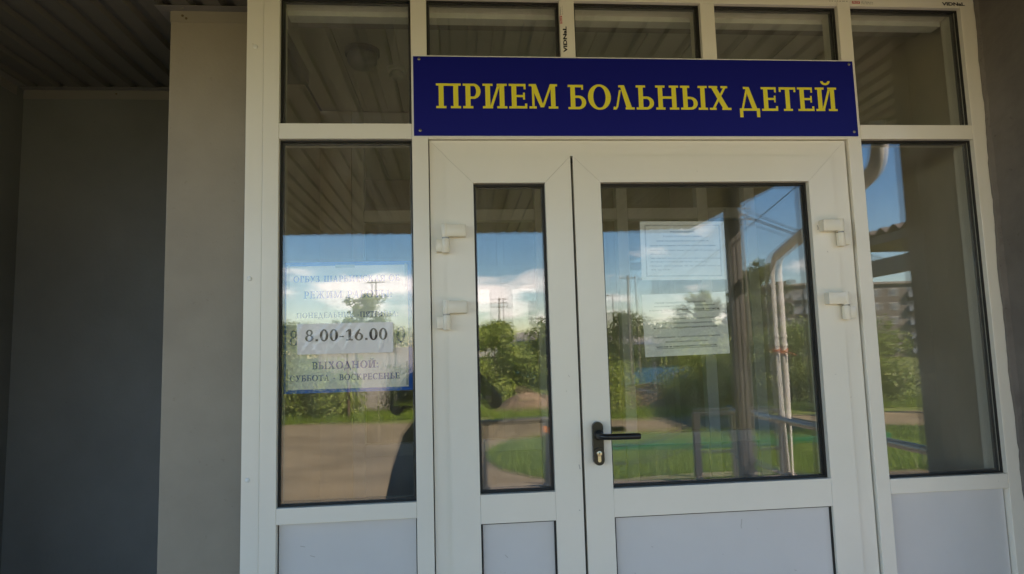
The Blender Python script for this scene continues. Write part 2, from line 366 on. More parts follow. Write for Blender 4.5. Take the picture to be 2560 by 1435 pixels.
def pane_slab(x0, z0, x1, z1, y, bow, n=14):
    """4 mm sheet bowed by `bow` metres at its middle"""
    mb = MB(); vs = []
    for s in (0, 1):
        for j in range(n+1):
            for i in range(n+1):
                u, v = i/n*2-1, j/n*2-1
                vs.append((x0+(x1-x0)*i/n, y+.004*s+bow*(1-u*u)*(1-v*v), z0+(z1-z0)*j/n))
    K = (n+1)**2; fs = []
    for j in range(n):
        for i in range(n):
            a = j*(n+1)+i; fs.append((a, a+1, a+n+2, a+n+1)); fs.append((K+a, K+a+n+1, K+a+n+2, K+a+1))
    return mb.add(vs, fs)
def glaze(x0, z0, x1, z1, parent, y=.028, bow=.0006, edge=.005):
    """double glazing unit: two bowed sheets, dark spacer bar, black gasket"""
    e = .004
    part('glass_pane', pane_slab(x0-e, z0-e, x1+e, z1+e, y, bow), PANE, parent, True)
    part('glass_pane', pane_slab(x0-e, z0-e, x1+e, z1+e, y+.018, -bow), PANE, parent, True)
    def ring(t, ya, yb):
        r = MB(); r.box(x0, ya, z0, x0+t, yb, z1); r.box(x1-t, ya, z0, x1, yb, z1); r.box(x0+t, ya, z0, x1-t, yb, z0+t); r.box(x0+t, ya, z1-t, x1-t, yb, z1); return r
    part('glass_gasket', ring(edge, y-.010, y-.0025), GASKET, parent)
    part('spacer_bar', ring(.010, y+.0062, y+.0155), SPACER, parent)
glaze(XL1, ZA, XM0, ZT, screen, bow=.0003)
glaze(XL1, ZW, XM0, ZB, screen, bow=.0005)
glaze(XM1, ZA, .378, ZT, screen, bow=.0002); glaze(.430, ZA, .885, ZT, screen, bow=.0002); glaze(.937, ZA, XR0, ZT, screen, bow=.0002)
glaze(XR1, ZA, XP0, ZT, screen, bow=.0003)
glaze(XR1, ZW, XP0, ZB, screen, bow=.0002)
# door frame inside the screen (set 12 mm back)
DF = .012
g_ = .0004
def mitre(x0, z0, x1, z1, t, y0, y1, parent, nm, bottom=False):
    """three- or four-sided frame with mitred corners and hairline joints"""
    part(nm+'_stile', MB().prism([(x0, z0), (x0+t, z0), (x0+t, z1-t-g_), (x0, z1-g_)], y0, y1), PVC, parent)
    part(nm+'_stile', MB().prism([(x1-t, z0), (x1, z0), (x1, z1-g_), (x1-t, z1-t-g_)], y0, y1), PVC, parent)
    part(nm+'_rail', MB().prism([(x0+t+g_, z1-t), (x1-t-g_, z1-t), (x1-g_, z1), (x0+g_, z1)], y0, y1), PVC, parent)
mitre(XM1+.0035, 0, 1.3925, 2.1615, .0545, DF, YB, screen, 'door_frame')
part('door_seal', MB().box(XM1+.0002, .03, 0, XM1+.0033, .09, 2.1638).box(1.3927, .03, 0, XR0-.0002, .09, 2.1638).box(XM1+.0033, .03, 2.1617, 1.3927, .09, 2.1638), GASKET, screen)
# plastic plugs over the fixings of the left post
for x, z in ((-.648, 2.48), (-.658, 1.703), (-.657, 1.072)):
    part('fixing_plug', MB().lathe((x, .0036, z), [(.0075, 0), (.0075, -.0015), (.006, -.0030), (.003, -.0036)], 'y', 18), PVC_IN, screen, 40)
# printed marks of the profile film
def mark(o): under(o, screen); return o
mark(sans('film_lettering', 'VIDNaL', .4045-.004, 2.472, .0125, -.0004, INK, None, width=.094, bold=.045, rot=R(90)))
part('film_label', MB().box(.379, -.0003, 2.576, .3868, .0001, 2.604), RED, screen)
mark(sans('film_lettering', 'PROF', .3858, 2.5775, .0058, -.0006, WHITEP, None, width=.025, bold=.015, rot=R(90)))
mark(sans('film_lettering', 'akvista.ru', .3835, 2.607, .0042, -.0004, INK, None, width=.030, rot=R(90)))
mark(sans('film_lettering', 's y s t e m s', .3895, 2.607, .003, -.0004, INK, None, width=.034, rot=R(90)))
mark(sans('film_lettering', 'VIDNaL', 1.806, 2.6715, .0125, -.0004, INK, None, width=.09, bold=.045))
part('film_label', MB().box(1.457, -.0003, 2.6715, 1.487, .0001, 2.6805), RED, screen)
mark(sans('film_lettering', 'PROF', 1.4595, 2.673, .006, -.0006, WHITEP, None, width=.025, bold=.015))
mark(sans('film_lettering', 'akvista.ru', 1.492, 2.676, .005, -.0004, INK, None, width=.045))
mark(sans('film_lettering', '8 800 987 00 10', 1.492, 2.670, .003, -.0004, INK, None, width=.045))
mark(sans('film_lettering', 's y s t e m a', 1.37, 2.678, .004, -.0004, INK, None, width=.07))
mark(sans('film_lettering', 'VIDNaL', 1.235, 2.684, .0115, -.0004, INK, None, width=.09, bold=.045))
part('film_label', MB().box(.79, -.0003, 2.680, .822, .0001, 2.690), RED, screen)

# ------------------------------------------------------------------ door leaves
YD = .004      # leaf face
def leaf(name, label, x0, x1, px0, px1, bow):
    d = thing(name, label, 'door', ((x0+x1)/2, .03, .01))
    t = px0-x0; z1 = 2.1045; zp1, zp0, zr = 2.013, .9928, .9022
    tt = z1-zp1
    part('stile', MB().prism([(x0, .012), (px0, .012), (px0, zp1-g_), (x0, z1-g_)], YD, .075), PVC, d)
    part('stile', MB().prism([(px1, .012), (x1, .012), (x1, z1-g_), (px1, zp1-g_)], YD, .075), PVC, d)
    part('top_rail', MB().prism([(px0+g_, zp1), (px1-g_, zp1), (x1-g_, z1), (x0+g_, z1)], YD, .075), PVC, d)
    part('mid_rail', MB().box(px0+g_, YD+.0003, zr, px1-g_, .075, zp0, .0008), PVC, d)
    part('bottom_rail', MB().box(px0+g_, YD+.0003, .012, px1-g_, .075, .125, .0008), PVC, d)
    part('infill_panel', MB().box(px0+.006, .020, .131, px1-.006, .045, zr-.005, .001), PANEL, d)
    pg = MB()
    pg.box(px0, .016, .1255, px0+.006, .047, zr-.0005).box(px1-.006, .016, .1255, px1, .047, zr-.0005).box(px0+.006, .016, zr-.005, px1-.006, .047, zr-.0005)
    part('panel_gasket', pg, GASKET, d)
    glaze(px0, zp0, px1, zp1, d, y=.034, bow=bow, edge=.007)
    return d
narrow = leaf('door_leaf', 'narrow left leaf of the white double door with one tall slim pane', -.0268, .3975, .065, .308, .0004)
wide = leaf('door_leaf', 'wide right leaf of the white double door with black lever handle', .4062, 1.3335, .4985, 1.2425, .0009)
part('gap_seal', MB().box(.3977, .022, .012, .406, .07, 2.1045), mat('grey_brush_seal', (.10, .095, .085), .8), narrow)
part('seal_block', MB().box(.3985, .010, 2.083, .4055, .0215, 2.0985), GASKET, narrow)
part('edge_seal', MB().box(-.0286, .020, .012, -.0270, .07, 2.105), GASKET, narrow)
part('edge_seal', MB().box(1.3337, .020, .012, 1.3354, .07, 2.105), GASKET, wide)

def hinge(d, zc, flip, xk):
    """barrel hinge: upper knuckle with a flag on the leaf, lower knuckle on the frame"""
    s = -1 if flip else 1; r = .0135; y = YD-.017
    up_ = MB().lathe((xk, y, zc), [(r*.96, .004), (r, .006), (r, .046), (r*.96, .048)], 'z', 22)
    x1 = xk+s*.066
    up_.box(min(xk, x1), y-.0125, zc+.006, max(xk, x1), YD-.0002, zc+.046, .002)
    h = part('hinge', up_, HINGE, d, 35)
    lo_ = MB().lathe((xk, y, zc), [(r*.92, -.047), (r, -.045), (r, -.003), (r*.96, -.001)], 'z', 22)
    x2 = xk-s*.032
    lo_.box(min(xk, x2), y-.006, zc-.043, max(xk, x2), DF-.0002, zc-.003, .002)
    k = part('frame_knuckle', lo_, HINGE, h, 35)
    p = part('pin_collar', MB().lathe((xk, y, zc), [(r*.86, -.0015), (r*.86, .0045)], 'z', 18), STEEL, h)
hinge(narrow, 1.822, False, -.030); hinge(narrow, 1.570, False, -.031)
hinge(wide, 1.825, True, 1.334); hinge(wide, 1.571, True, 1.333)

# hand marks, scratches and drips left on the white faces
SCUFF = mat('scuff', (.46, .44, .42), .7, .2); SMEAR = mat('smear', (.60, .57, .50), .6, .2)
def scuff(parent, pts, y, w_=.0009, m_=None):
    mb = MB()
    for (xa, za), (xb, zb_) in zip(pts, pts[1:]):
        d = Vector((xb-xa, zb_-za)); nrm = Vector((-d.y, d.x)).normalized()*w_/2
        mb.add([(xa-nrm.x, y, za-nrm.y), (xb-nrm.x, y, zb_-nrm.y), (xb+nrm.x, y, zb_+nrm.y), (xa+nrm.x, y, za+nrm.y)], [(0, 1, 2, 3)])
    o = part('scuff_mark', mb, m_ or SCUFF, parent); o['kind'] = 'stuff'
for pts, wd in (([(.931, .872), (.930, .862), (.927, .850), (.928, .842)], .0022), ([(.62, .80), (.626, .798)], .0016), ([(1.10, .70), (1.108, .697)], .0018), ([(.80, .62), (.81, .60)], .002), ([(.56, .72), (.565, .719)], .0014)):
    scuff(wide, pts, .0196, wd)
for pts, wd in (([(.388, 1.075), (.391, 1.060)], .003), ([(.383, .932), (.386, .929)], .003), ([(.14, .80), (.15, .79)], .002)):
    scuff(narrow, pts, YD-.0003 if pts[0][0] > .3 else .0196, wd)
for pts, wd in (([(-.50, .86), (-.485, .857)], .002), ([(-.47, .83), (-.455, .825)], .002), ([(-.30, .70), (-.29, .68)], .002)):
    scuff(screen, pts, .0216, wd)
for x, z in ((-.046, 1.800), (-.052, 1.545), (1.262, 1.855), (1.348, 1.592)): scuff(narrow if x < 0 else wide, [(x, z), (x+.003, z-.010), (x+.001, z-.016)], DF-.0004 if x < 0 else YD-.0004, .004)
# lever handle on a long plate
hx = .452
def stadium(xc, z0, z1, hw, n=12):
    p = []
    for i in range(n+1): a = math.pi+math.pi*i/n; p.append((xc+hw*math.cos(a), z0+hw+hw*math.sin(a)))
    for i in range(n+1): a = math.pi*i/n; p.append((xc+hw*math.cos(a), z1-hw+hw*math.sin(a)))
    return p
hd = part('handle', MB().prism(stadium(hx, 1.072, 1.211, .0175), YD-.016, YD), BLACK, wide, 40)
part('cylinder_guard', MB().prism(stadium(hx, 1.0725, 1.128, .0170), YD-.022, YD-.0162), BLACK, hd, 40)
lev = MB().tube([(hx+.002, YD-.015, 1.168), (hx+.002, YD-.040, 1.168), (hx+.005, YD-.050, 1.168), (hx+.013, YD-.057, 1.1675), (hx+.03, YD-.060, 1.167), (hx+.124, YD-.060, 1.166), (hx+.1275, YD-.060, 1.166), (hx+.129, YD-.060, 1.166)], [.0125, .0115, .0105, .010, .0098, .0098, .0085, .004], 18)
lev.lathe((hx+.002, YD, 1.168), [(.0165, -.016), (.0160, -.020), (.0135, -.0235)], 'y', 22)
part('lever', lev, BLACK, hd, 50)
cyl = MB().lathe((hx, YD, 1.1105), [(.0085, -.0222), (.0085, -.0245), (.0075, -.0250)], 'y', 24)
cyl.prism(stadium(hx, 1.083, 1.112, .0052), YD-.0238, YD-.0222)
cy_ = part('lock_cylinder', cyl, BRASS, hd, 40)
part('keyhole', MB().box(hx-.0009, YD-.0254, 1.1075, hx+.0009, YD-.0249, 1.1150).lathe((hx, YD, 1.113), [(.0018, -.0250), (.0018, -.0255)], 'y', 10), DARK, cy_)

# ------------------------------------------------------------------ blue sign over the door
sign = thing('entrance_sign', 'long blue sign with yellow Cyrillic lettering above the double door', 'sign', (.653, 0, 2.17))
SX0, SX1, SZ0, SZ1 = -.133, 1.4395, 2.169, 2.4535
part('backing_panel', MB().box(SX0, -.0045, SZ0, SX1, -.0004, SZ1, .0006), WHITEP, sign)
part('blue_film', MB().box(SX0+.004, -.0052, SZ0+.003, SX1-.004, -.0046, SZ1-.004), BLUE, sign)
yl = -.0056
wk = ((-.0535, .361), (.3965, .974), (1.003, 1.365))
for word, (a, b), zb in zip(('ПРИЕМ', 'БОЛЬНЫХ', 'ДЕТЕЙ'), wk, (2.268, 2.2665, 2.264)):
    part('lettering', serif(word, a, b, zb, .0865, yl, .085), YELL, sign)
for x, z in ((-.109, 2.44), (1.422, 2.4385), (1.421, 2.189), (-.108, 2.191)):
    sc = part('screw', MB().lathe((x, -.0052, z), [(.0052, 0), (.0052, -.001), (.003, -.0022)], 'y', 14), STEEL, sign, 40)

# ------------------------------------------------------------------ papers in the glass
YP = .0535
po = thing('hours_poster', 'white poster with a blue border and opening hours behind the left window', 'poster', (-.357, YP, 1.33))
X0, X1, Z0, Z1 = -.5695, -.1465, 1.330, 1.760
part('blue_border', MB().box(X0, YP, Z0, X1, YP+.0004, Z1), INKBLUE, po)
part('sheet', MB().box(X0+.015, YP-.0004, Z0+.012, X1-.014, YP-.0001, Z1-.013), PAPER, po)
yt = YP-.0007
# px reference grid of the poster, 1435 px wide crop: x -> X, y -> Z
def pX(u): return X0+(u-38)/(1372-38)*(X1-X0)
def pZ(v): return Z1-(v-58)/(1345-58)*(Z1-Z0)
rows = (('ОГБУЗ ШАРЬИНСКАЯ ОБ', 152, 1248, 258, 62, INKBLUE), ('РЕЖИМ РАБОТЫ:', 258, 1165, 420, 72, INKBLUE), ('ПОНЕДЕЛЬНИК -ПЯТНИЦА:', 186, 1230, 612, 52, INKNAVY),
        ('8', 112, 206, 882, 150, INKNAVY), ('0', 1205, 1300, 868, 150, INKNAVY), ('ВЫХОДНОЙ:', 343, 1018, 1115, 72, INKNAVY), ('СУББОТА - ВОСКРЕСЕНЬЕ', 120, 1235, 1228, 58, INKNAVY))
for tx, a, b, v, hpx, m_ in rows:
    part('lettering', serif(tx, pX(a), pX(b), pZ(v), hpx/1287*(Z1-Z0), yt, .10), m_, po)
GT = mat('tape', (.45, .50, .50), .4)
for a, v, b, v2 in ((90, 90, 118, 318), (580, 88, 780, 118), (1298, 88, 1322, 320), (85, 1105, 106, 1320), (1302, 1060, 1325, 1295)):
    part('tape', MB().box(pX(a), YP-.0013, pZ(v2), pX(b), YP-.0010, pZ(v)), GT, po)
lb = thing('hours_label', 'white strip reading 8.00-16.00 in wrinkled clear film stuck outside on the left window', 'label', (-.36, .02, 1.45))
lm = MB(); n_ = 22
LX0, LX1, LZ0, LZ1 = -.5165, -.2050, 1.4535, 1.5565
part('paper_strip', MB().box(LX0+.003, .0255, LZ0+.002, LX1-.003, .0262, LZ1-.002), mat('label_paper', (.76, .74, .75), .7, .2), lb)
part('lettering', serif('8.00-16.00', -.489, -.2255, 1.4975, .037, .02535, .07), mat('label_ink', (.025, .018, .015), .5), lb)
FILM = bpy.data.materials.new('clear_film'); FILM.use_nodes = True
nt = FILM.node_tree; nt.nodes.clear()
t_ = nt.nodes.new('ShaderNodeBsdfTransparent'); g2 = nt.nodes.new('ShaderNodeBsdfGlossy'); g2.inputs['Roughness'].default_value = .16
ms_ = nt.nodes.new('ShaderNodeMixShader'); ms_.inputs[0].default_value = .07; o_ = nt.nodes.new('ShaderNodeOutputMaterial')
nt.links.new(t_.outputs[0], ms_.inputs[1]); nt.links.new(g2.outputs[0], ms_.inputs[2]); nt.links.new(ms_.outputs[0], o_.inputs[0])
vs = []; NX, NZ = 60, 24
ridges = [(random.uniform(0, 1), random.uniform(0, 1), random.uniform(-.9, .9), random.uniform(.012, .03), random.uniform(.4, 1.2)) for _ in range(26)]
for j in range(NZ+1):
    for i in range(NX+1):
        u, v = i/NX, j/NZ; hgt = 0
        for cx_, cz_, an, wd, am in ridges:
            dx, dz = (u-cx_)*3, (v-cz_)
            dd = dx*math.cos(an)-dz*math.sin(an); al = dx*math.sin(an)+dz*math.cos(an)
            hgt += am*math.exp(-(dd/wd/2.2)**2-(al/.45)**2)
        vs.append((LX0+(LX1-LX0)*u, .0245-.0012*min(hgt, 2.2), LZ0+(LZ1-LZ0)*v))
fs = [(j*(NX+1)+i, j*(NX+1)+i+1, (j+1)*(NX+1)+i+1, (j+1)*(NX+1)+i) for j in range(NZ) for i in range(NX)]
part('clear_film', MB().add(vs, fs), FILM, lb, True)

def notice(name, label, x0, z0, x1, z1, tilt, lines, border):
    o = thing(name, label, 'notice', ((x0+x1)/2, YP+.006, z0))
    part('sheet', MB().box(x0, YP+.006, z0, x1, YP+.0064, z1), PAPER, o)
    W, H = x1-x0, z1-z0
    if border:
        bmb = MB(); e = .018; n = 64
        for (ax, az_, bx, bz) in ((x0+e, z1-e*.8, x1-e, z1-e*.8), (x0+e, z0+e*.8, x1-e, z0+e*.8), (x0+e, z0+e*.8, x0+e, z1-e*.8), (x1-e, z0+e*.8, x1-e, z1-e*.8)):
            ln = math.hypot(bx-ax, bz-az_); k = int(ln/.0042)
            for i in range(k):
                q = i/k; x, z = ax+(bx-ax)*q, az_+(bz-az_)*q
                if ax == bx: bmb.box(x-.0022, YP+.0056, z, x+.0022, YP+.0059, z+.0016)
                else: bmb.box(x, YP+.0056, z-.0022, x+.0016, YP+.0059, z+.0022)
        part('border', bmb, INKGREY, o)
    for tx, u, v, h, wd, al, bo, ul in lines:
        t = sans('lettering', tx, x0+W*u, z0+H*(1-v), h, YP+.0055, INKGREY, None, al, wd*W, bo); under(t, o)
        if ul: part('underline', MB().box(x0+W*ul[0], YP+.0053, z0+H*(1-v)-.0042, x0+W*ul[1], YP+.0056, z0+H*(1-v)-.0030), INKGREY, o)
    o.rotation_euler = (0, tilt, 0)
    return o
notice('paper_notice', 'upper white paper notice with a dotted border taped inside the wide door', .6435, 1.678, .9475, 1.8855, R(.6), [
    ('Уважаемые родители,', .5, .19, .0048, .30, 'CENTER', .012, None), ('В связи с угрозой распространения', .5, .265, .0044, .46, 'CENTER', 0, None),
    ('новой коронавирусной инфекции «COVID-19»', .5, .345, .0046, .62, 'CENTER', .012, None), ('просим Вас ограничить посещение детской поликлиники:', .5, .425, .0044, .78, 'CENTER', .012, None),
    ('• Записаться  на  прием  можно  через  сайт  «Госуслуги»,  или', .09, .505, .0044, .84, 'LEFT', 0, None), ('«Регистратура 44».', .11, .57, .0044, .24, 'LEFT', 0, None),
    ('• При подъеме температуры вызовите врача или фельдшера', .09, .64, .0044, .84, 'LEFT', 0, None), ('неотложной помощи на дом по телефону 5-42-72', .11, .70, .0044, .66, 'LEFT', 0, None),
    ('• Получить  интересующую  Вас  информацию  можно  по', .09, .77, .0044, .84, 'LEFT', 0, None), ('телефону 5-41-00.', .11, .835, .0044, .23, 'LEFT', 0, None)], True)
notice('paper_notice', 'lower white paper notice of larger print taped inside the wide door', .6425, 1.4165, .9430, 1.6315, R(-.9), [
    ('ПРИГЛАШАЕМ НА ПРИЕМ', .45, .16, .0058, .60, 'CENTER', .01, None), ('посещение детской поликлиники', .5, .21, .0056, .72, 'CENTER', 0, None),
    ('строго по предварительной записи.', .5, .275, .0064, .84, 'CENTER', .012, (.22, .92)),
    ('Допуск в поликлинику осуществляется', .5, .42, .0062, .84, 'CENTER', 0, None), ('после проведения термометрии', .5, .49, .0062, .70, 'CENTER', 0, None), ('и осмотра медработника на входе.', .5, .56, .0062, .76, 'CENTER', .01, None),
    ('Пребывание  в детской поликлинике', .5, .71, .0062, .80, 'CENTER', 0, None), ('возможно при наличии', .5, .785, .0062, .50, 'CENTER', 0, None), ('маски и одноразовых перчаток.', .5, .86, .0062, .72, 'CENTER', .012, (.14, .86))], False)

# ================================================================== WALLS AND CANOPY
ZS = 2.703          # underside of the soffit
YPIL, XPIL, YMAIN, XLW = .19, -1.003, .91, -1.955
def wallthing(name, label, mb, m_, cat='wall'):
    o = mb.build(name, m_); tag(o, label, cat); return o
pil = wallthing('plaster_wall', 'beige grey plaster wall strip left of the white entrance screen', MB().box(XPIL, YPIL, 0, XL0+.004, YPIL+.09, ZS-.002, .004).box(XPIL+.004, YPIL+.0905, 0, -.935, 3.6, ZS-.004), RENDER_)
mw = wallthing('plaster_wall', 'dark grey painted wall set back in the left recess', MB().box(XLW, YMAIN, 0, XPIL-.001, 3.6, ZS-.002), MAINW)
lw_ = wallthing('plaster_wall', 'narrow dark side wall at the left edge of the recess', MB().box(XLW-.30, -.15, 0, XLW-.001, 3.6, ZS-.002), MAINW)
# right pier with the ragged plaster edge against the frame
pr_ = MB().box(1.937, -.40, 0, 2.34, .35, 3.3)
pier = wallthing('plaster_pier', 'rough grey plastered pier at the right of the entrance screen', pr_, PIER, 'pier')
eg = MB(); n = 120; vs = []
zz = 0; xe = .0
for i in range(n+1):
    z = 2.705*i/n
    xe = .010*math.sin(z*3.1)+.004*math.sin(z*17+1)+random.uniform(-.0022, .0022)+(.004 if random.random() < .08 else 0)
    vs += [(1.9235+xe*.55, -.0015, z), (1.9255+xe*.55, -.010+random.uniform(-.002, .002), z), (1.9375, -.016+random.uniform(-.002, .002), z), (1.9385, .02, z)]
fs = [(i*4+k, i*4+k+1, (i+1)*4+k+1, (i+1)*4+k) for i in range(n) for k in range(3)]
part('plaster_fillet', eg.add(vs, fs), PIER, pier)
# crumbs of foam and mortar on the ragged edge
cb = MB()
for _ in range(60):
    z = random.uniform(.3, 2.69); r = random.uniform(.0015, .004)
    cb.lathe((1.930+random.uniform(0, .006), -.012, z), [(r*.5, -r), (r, 0), (r*.4, r)], 'z', 6)
mc_ = part('mortar_crumbs', cb, PIER, pier); mc_['kind'] = 'stuff'
# the building body above and behind
bd = thing('clinic_building', 'low plastered clinic building over and behind the entrance', 'building', (0, 2, 0))
PL = mat('pale_render', (.42, .39, .35), .8, .2, var=.08, vscale=1.5, bump=.002, bscale=50)
part('wall', MB().box(XL0, .012, ZTOP+.001, 2.0, .30, 3.45).box(-.933, YPIL+.006, ZS+.101, XL0-.001, .30, 3.45), PL, bd)
part('wall', MB().box(-.930, YPIL+.02, ZS, XL0-.0015, .279, ZS+.100), PL, bd)
part('wall', MB().box(XLW-9, 3.6, 0, 4.9, 3.9, 3.45), PL, bd)
part('wall', MB().box(2.342, .10, 0, 4.9, .35, 3.45), PL, bd)  # unseen right wall, lengthened to keep the sun off the porch
part('wall', MB().box(XLW-9, -.02, 0, XLW-.302, .25, 3.45), PL, bd)
part('roof', MB().box(XLW-9, -.02, 3.451, 5.0, 3.95, 3.62), TRIM, bd)
# canopy
CY, CXR, CXL = -4.60, 2.58, -2.40
can = thing('entrance_canopy', 'dark profiled metal canopy sheltering the entrance', 'canopy', (-.3, -2, ZS))
per = .109; dep = .019
def soffit(x0, x1, y0, y1):
    vs = []; xs_ = []
    k0 = math.floor(x0/per)
    for k in range(k0, math.ceil(x1/per)+1):
        b = k*per
        for dx, dz in ((0, 0), (.058, 0), (.068, dep), (.099, dep)): xs_.append((b+dx, dz))
    def zat(q):
        for (xa, za), (xb, zb_) in zip(xs_, xs_[1:]):
            if xa <= q <= xb: return za+(zb_-za)*(q-xa)/(xb-xa)
        return 0
    xs_ = [(x0, zat(x0))]+[(x, z) for x, z in xs_ if x0+.0005 < x < x1-.0005]+[(x1, zat(x1))]
    mb = MB()
    vs = [(x, y, ZS+z) for x, z in xs_ for y in (y0, y1)]+[(x, y, ZS+z+.0008) for x, z in xs_ for y in (y0, y1)]
    n = len(xs_); fs = []
    for i in range(n-1):
        a = 2*i; fs += [(a, a+1, a+3, a+2), (2*n+a, 2*n+a+2, 2*n+a+3, 2*n+a+1)]
        fs += [(a, a+2, 2*n+a+2, 2*n+a)]
    return mb.add(vs, fs)
for x0, x1, y1 in ((CXL, XLW-.3, -.152), (XLW-.3, XLW, -.16), (XLW, XPIL, YMAIN-.001), (XPIL+.002, XL0, YPIL-.001), (XL0+.002, 1.936, -.004), (1.94, CXR, -.402)):
    part('soffit_sheet', soffit(x0, x1, CY+.02, y1), SOFFIT, can)
part('roof_deck', MB().box(CXL, CY, ZS+.035, CXR, -.021, ZS+.10).box(XLW+.002, -.0195, ZS+.035, XL0-.002, YMAIN, ZS+.10), TRIM, can)
part('fascia', MB().box(CXL, CY-.012, ZS+.012, CXR, CY-.001, ZS+.13), TRIM, can)
part('fascia', MB().box(CXR+.001, CY-.012, ZS+.004, CXR+.013, -.55, ZS+.13), TRIM, can)
# L-shaped edge trims with rivets
def ltrim(ax, a0, a1, c, sgn):
    mb = MB()
    lw__, lv = .040, .044
    if ax == 'x':
        mb.box(a0, c-lw__, ZS-.0022, a1, c-.0012, ZS-.0010); mb.box(a0, c-.0028, ZS-lv, a1, c-.0010, ZS-.0023)
    else:
        mb.box(min(c, c+sgn*lw__), a0, ZS-.0022, max(c, c+sgn*lw__), a1, ZS-.0010); mb.box(min(c+sgn*.001, c+sgn*.0026), a0, ZS-lv, max(c+sgn*.001, c+sgn*.0026), a1, ZS-.0023)
    return mb
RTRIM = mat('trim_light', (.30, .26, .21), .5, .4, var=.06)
part('edge_trim', MB().box(XPIL-.04, YPIL-.040, ZS-.0022, XL0-.001, YPIL-.0012, ZS-.0010), TRIM, can)  # down-facing leg: its shade put into a darker colour than the upright
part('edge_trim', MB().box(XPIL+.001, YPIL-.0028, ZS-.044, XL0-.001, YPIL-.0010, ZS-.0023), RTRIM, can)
part('edge_trim', ltrim('x', XLW, XPIL-.001, YMAIN, 0), TRIM, can)
part('edge_trim', ltrim('y', YPIL, YMAIN-.05, XPIL, -1), TRIM, can)
part('edge_trim', ltrim('y', -.15, YMAIN-.05, XLW, 1), TRIM, can)
for x, y in ((XPIL+.05, YPIL-.02), (XPIL+.17, YPIL-.016), (XPIL+.29, YPIL-.02), (XPIL-.02, YPIL+.06), (XPIL-.02, YPIL+.4), (-1.3, YMAIN-.02), (-1.6, YMAIN-.02), (-1.85, YMAIN-.02), (XLW+.02, .5), (XLW+.02, .2)):
    part('rivet', MB().lathe((x, y, ZS-.0022), [(.0045, 0), (.004, -.002), (.002, -.003)], 'z', 10), STEEL, can, 40)
for x, y, z in ((XPIL+.042, YPIL-.0028, ZS-.020), (XPIL+.055, YPIL-.0028, ZS-.030), (-1.55, YMAIN-.0028, ZS-.018)):
    part('rivet', MB().lathe((x, y, z), [(.0045, 0), (.004, -.002), (.002, -.003)], 'y', 10), mat('rust', (.16, .11, .05), .6), can, 40)
# canopy columns
COLM = mat('column_paint', (.115, .12, .125), .5, .4, var=.08, vscale=3)
def column(x, y, label):
    o = thing('canopy_column', label, 'column', (x, y, 0), 'steel columns carrying the canopy')
    part('shaft', MB().box(x-.05, y-.05, .012, x+.05, y+.05, ZS-.002, .006), COLM, o)
    part('seam_strip', MB().box(x-.008, y+.0502, .02, x+.004, y+.056, ZS-.01), COLM, o)
    part('base_plate', MB().box(x-.12, y-.12, .008, x+.12, y+.12, .020, .002), COLM, o)
    return o
column(2.13, -2.52, 'grey steel canopy column seen reflected in the wide door')
column(-2.25, -4.3, 'grey steel canopy column at the far left corner')

# ================================================================== VESTIBULE BEHIND THE GLASS
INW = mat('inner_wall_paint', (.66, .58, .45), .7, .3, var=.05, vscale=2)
INC = mat('inner_ceiling_panel', (.78, .74, .66), .6, .3)
INF = mat('inner_floor_tile', (.48, .43, .36), .4, .4, var=.15, vscale=8)
struct(MB().box(-.80, .10, -.02, 1.93, 1.80, .004).build('floor', INF))
ce = MB()
for k in range(11): ce.box(-.80+k*.25, .16, 2.955, -.80+(k+1)*.25-.006, 3.55, 2.965)
ce.box(-.80, .16, 2.966, 1.95, 3.55, 2.99)
struct(ce.build('ceiling', INC))
wallthing('inner_wall', 'dim cream wall inside the vestibule behind the left window', MB().box(-.93, YPIL+.092, .005, -.812, 3.55, 2.95), INW)
wallthing('inner_wall', 'dim cream wall inside the vestibule behind the right window', MB().box(1.9305, .1525, .005, 1.9365, .359, 2.95).box(1.9305, .3595, .005, 2.05, 3.55, 2.95), INW)
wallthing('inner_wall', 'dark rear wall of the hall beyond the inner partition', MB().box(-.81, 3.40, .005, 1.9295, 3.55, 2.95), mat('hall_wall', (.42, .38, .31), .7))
ip = thing('inner_partition', 'white glazed partition with a second door inside the vestibule', 'partition', (.6, 1.8, 0))
for a, b in ((-.62, -.55), (.50, .56), (1.02, 1.09), (1.545, 1.615), (1.86, 1.929)):
    part('mullion', MB().box(a, 1.8, .005, b, 1.87, 2.95, .003), PVC_IN, ip)
for za, zb_ in ((2.255, 2.325), (.85, .92), (2.87, 2.945)):
    for a, b in ((-.55, .50), (.56, 1.02), (1.09, 1.545), (1.615, 1.86)):
        part('rail', MB().box(a+.001, 1.801, za, b-.001, 1.869, zb_, .003), PVC_IN, ip)
for a, b in ((-.55, .50), (.56, 1.02), (1.09, 1.545), (1.615, 1.86)):
    part('glass_pane', MB().box(a, 1.834, .92, b, 1.838, 2.255), INNERGLASS, ip)
    part('glass_pane', MB().box(a, 1.834, 2.325, b, 1.838, 2.87), INNERGLASS, ip)
    part('infill_panel', MB().box(a, 1.83, .005, b, 1.84, .85), PANEL, ip)
wallthing('inner_wall', 'cream wall beside the inner partition at the left', MB().box(-.811, 1.8, .005, -.622, 1.9, 2.95), INW)
GREEN = mat('green_board_paint', (.012, .16, .05), .35)
gb = thing('board_rail', 'low green painted board rail on short posts behind the guard rail', 'board rail', (3.2, -5.3, -.5))
part('board', MB().box(1.55, -5.30, .265, 5.2, -5.27, .335, .004), GREEN, gb)
for x in (1.7, 3.3, 5.0): part('post', MB().box(x-.03, -5.37, -.50, x+.03, -5.301, .32), GREEN, gb)
lampo = thing('ceiling_lamp', 'round dark ceiling lamp inside behind the upper left window', 'lamp', (-.44, 1.0, 2.92))
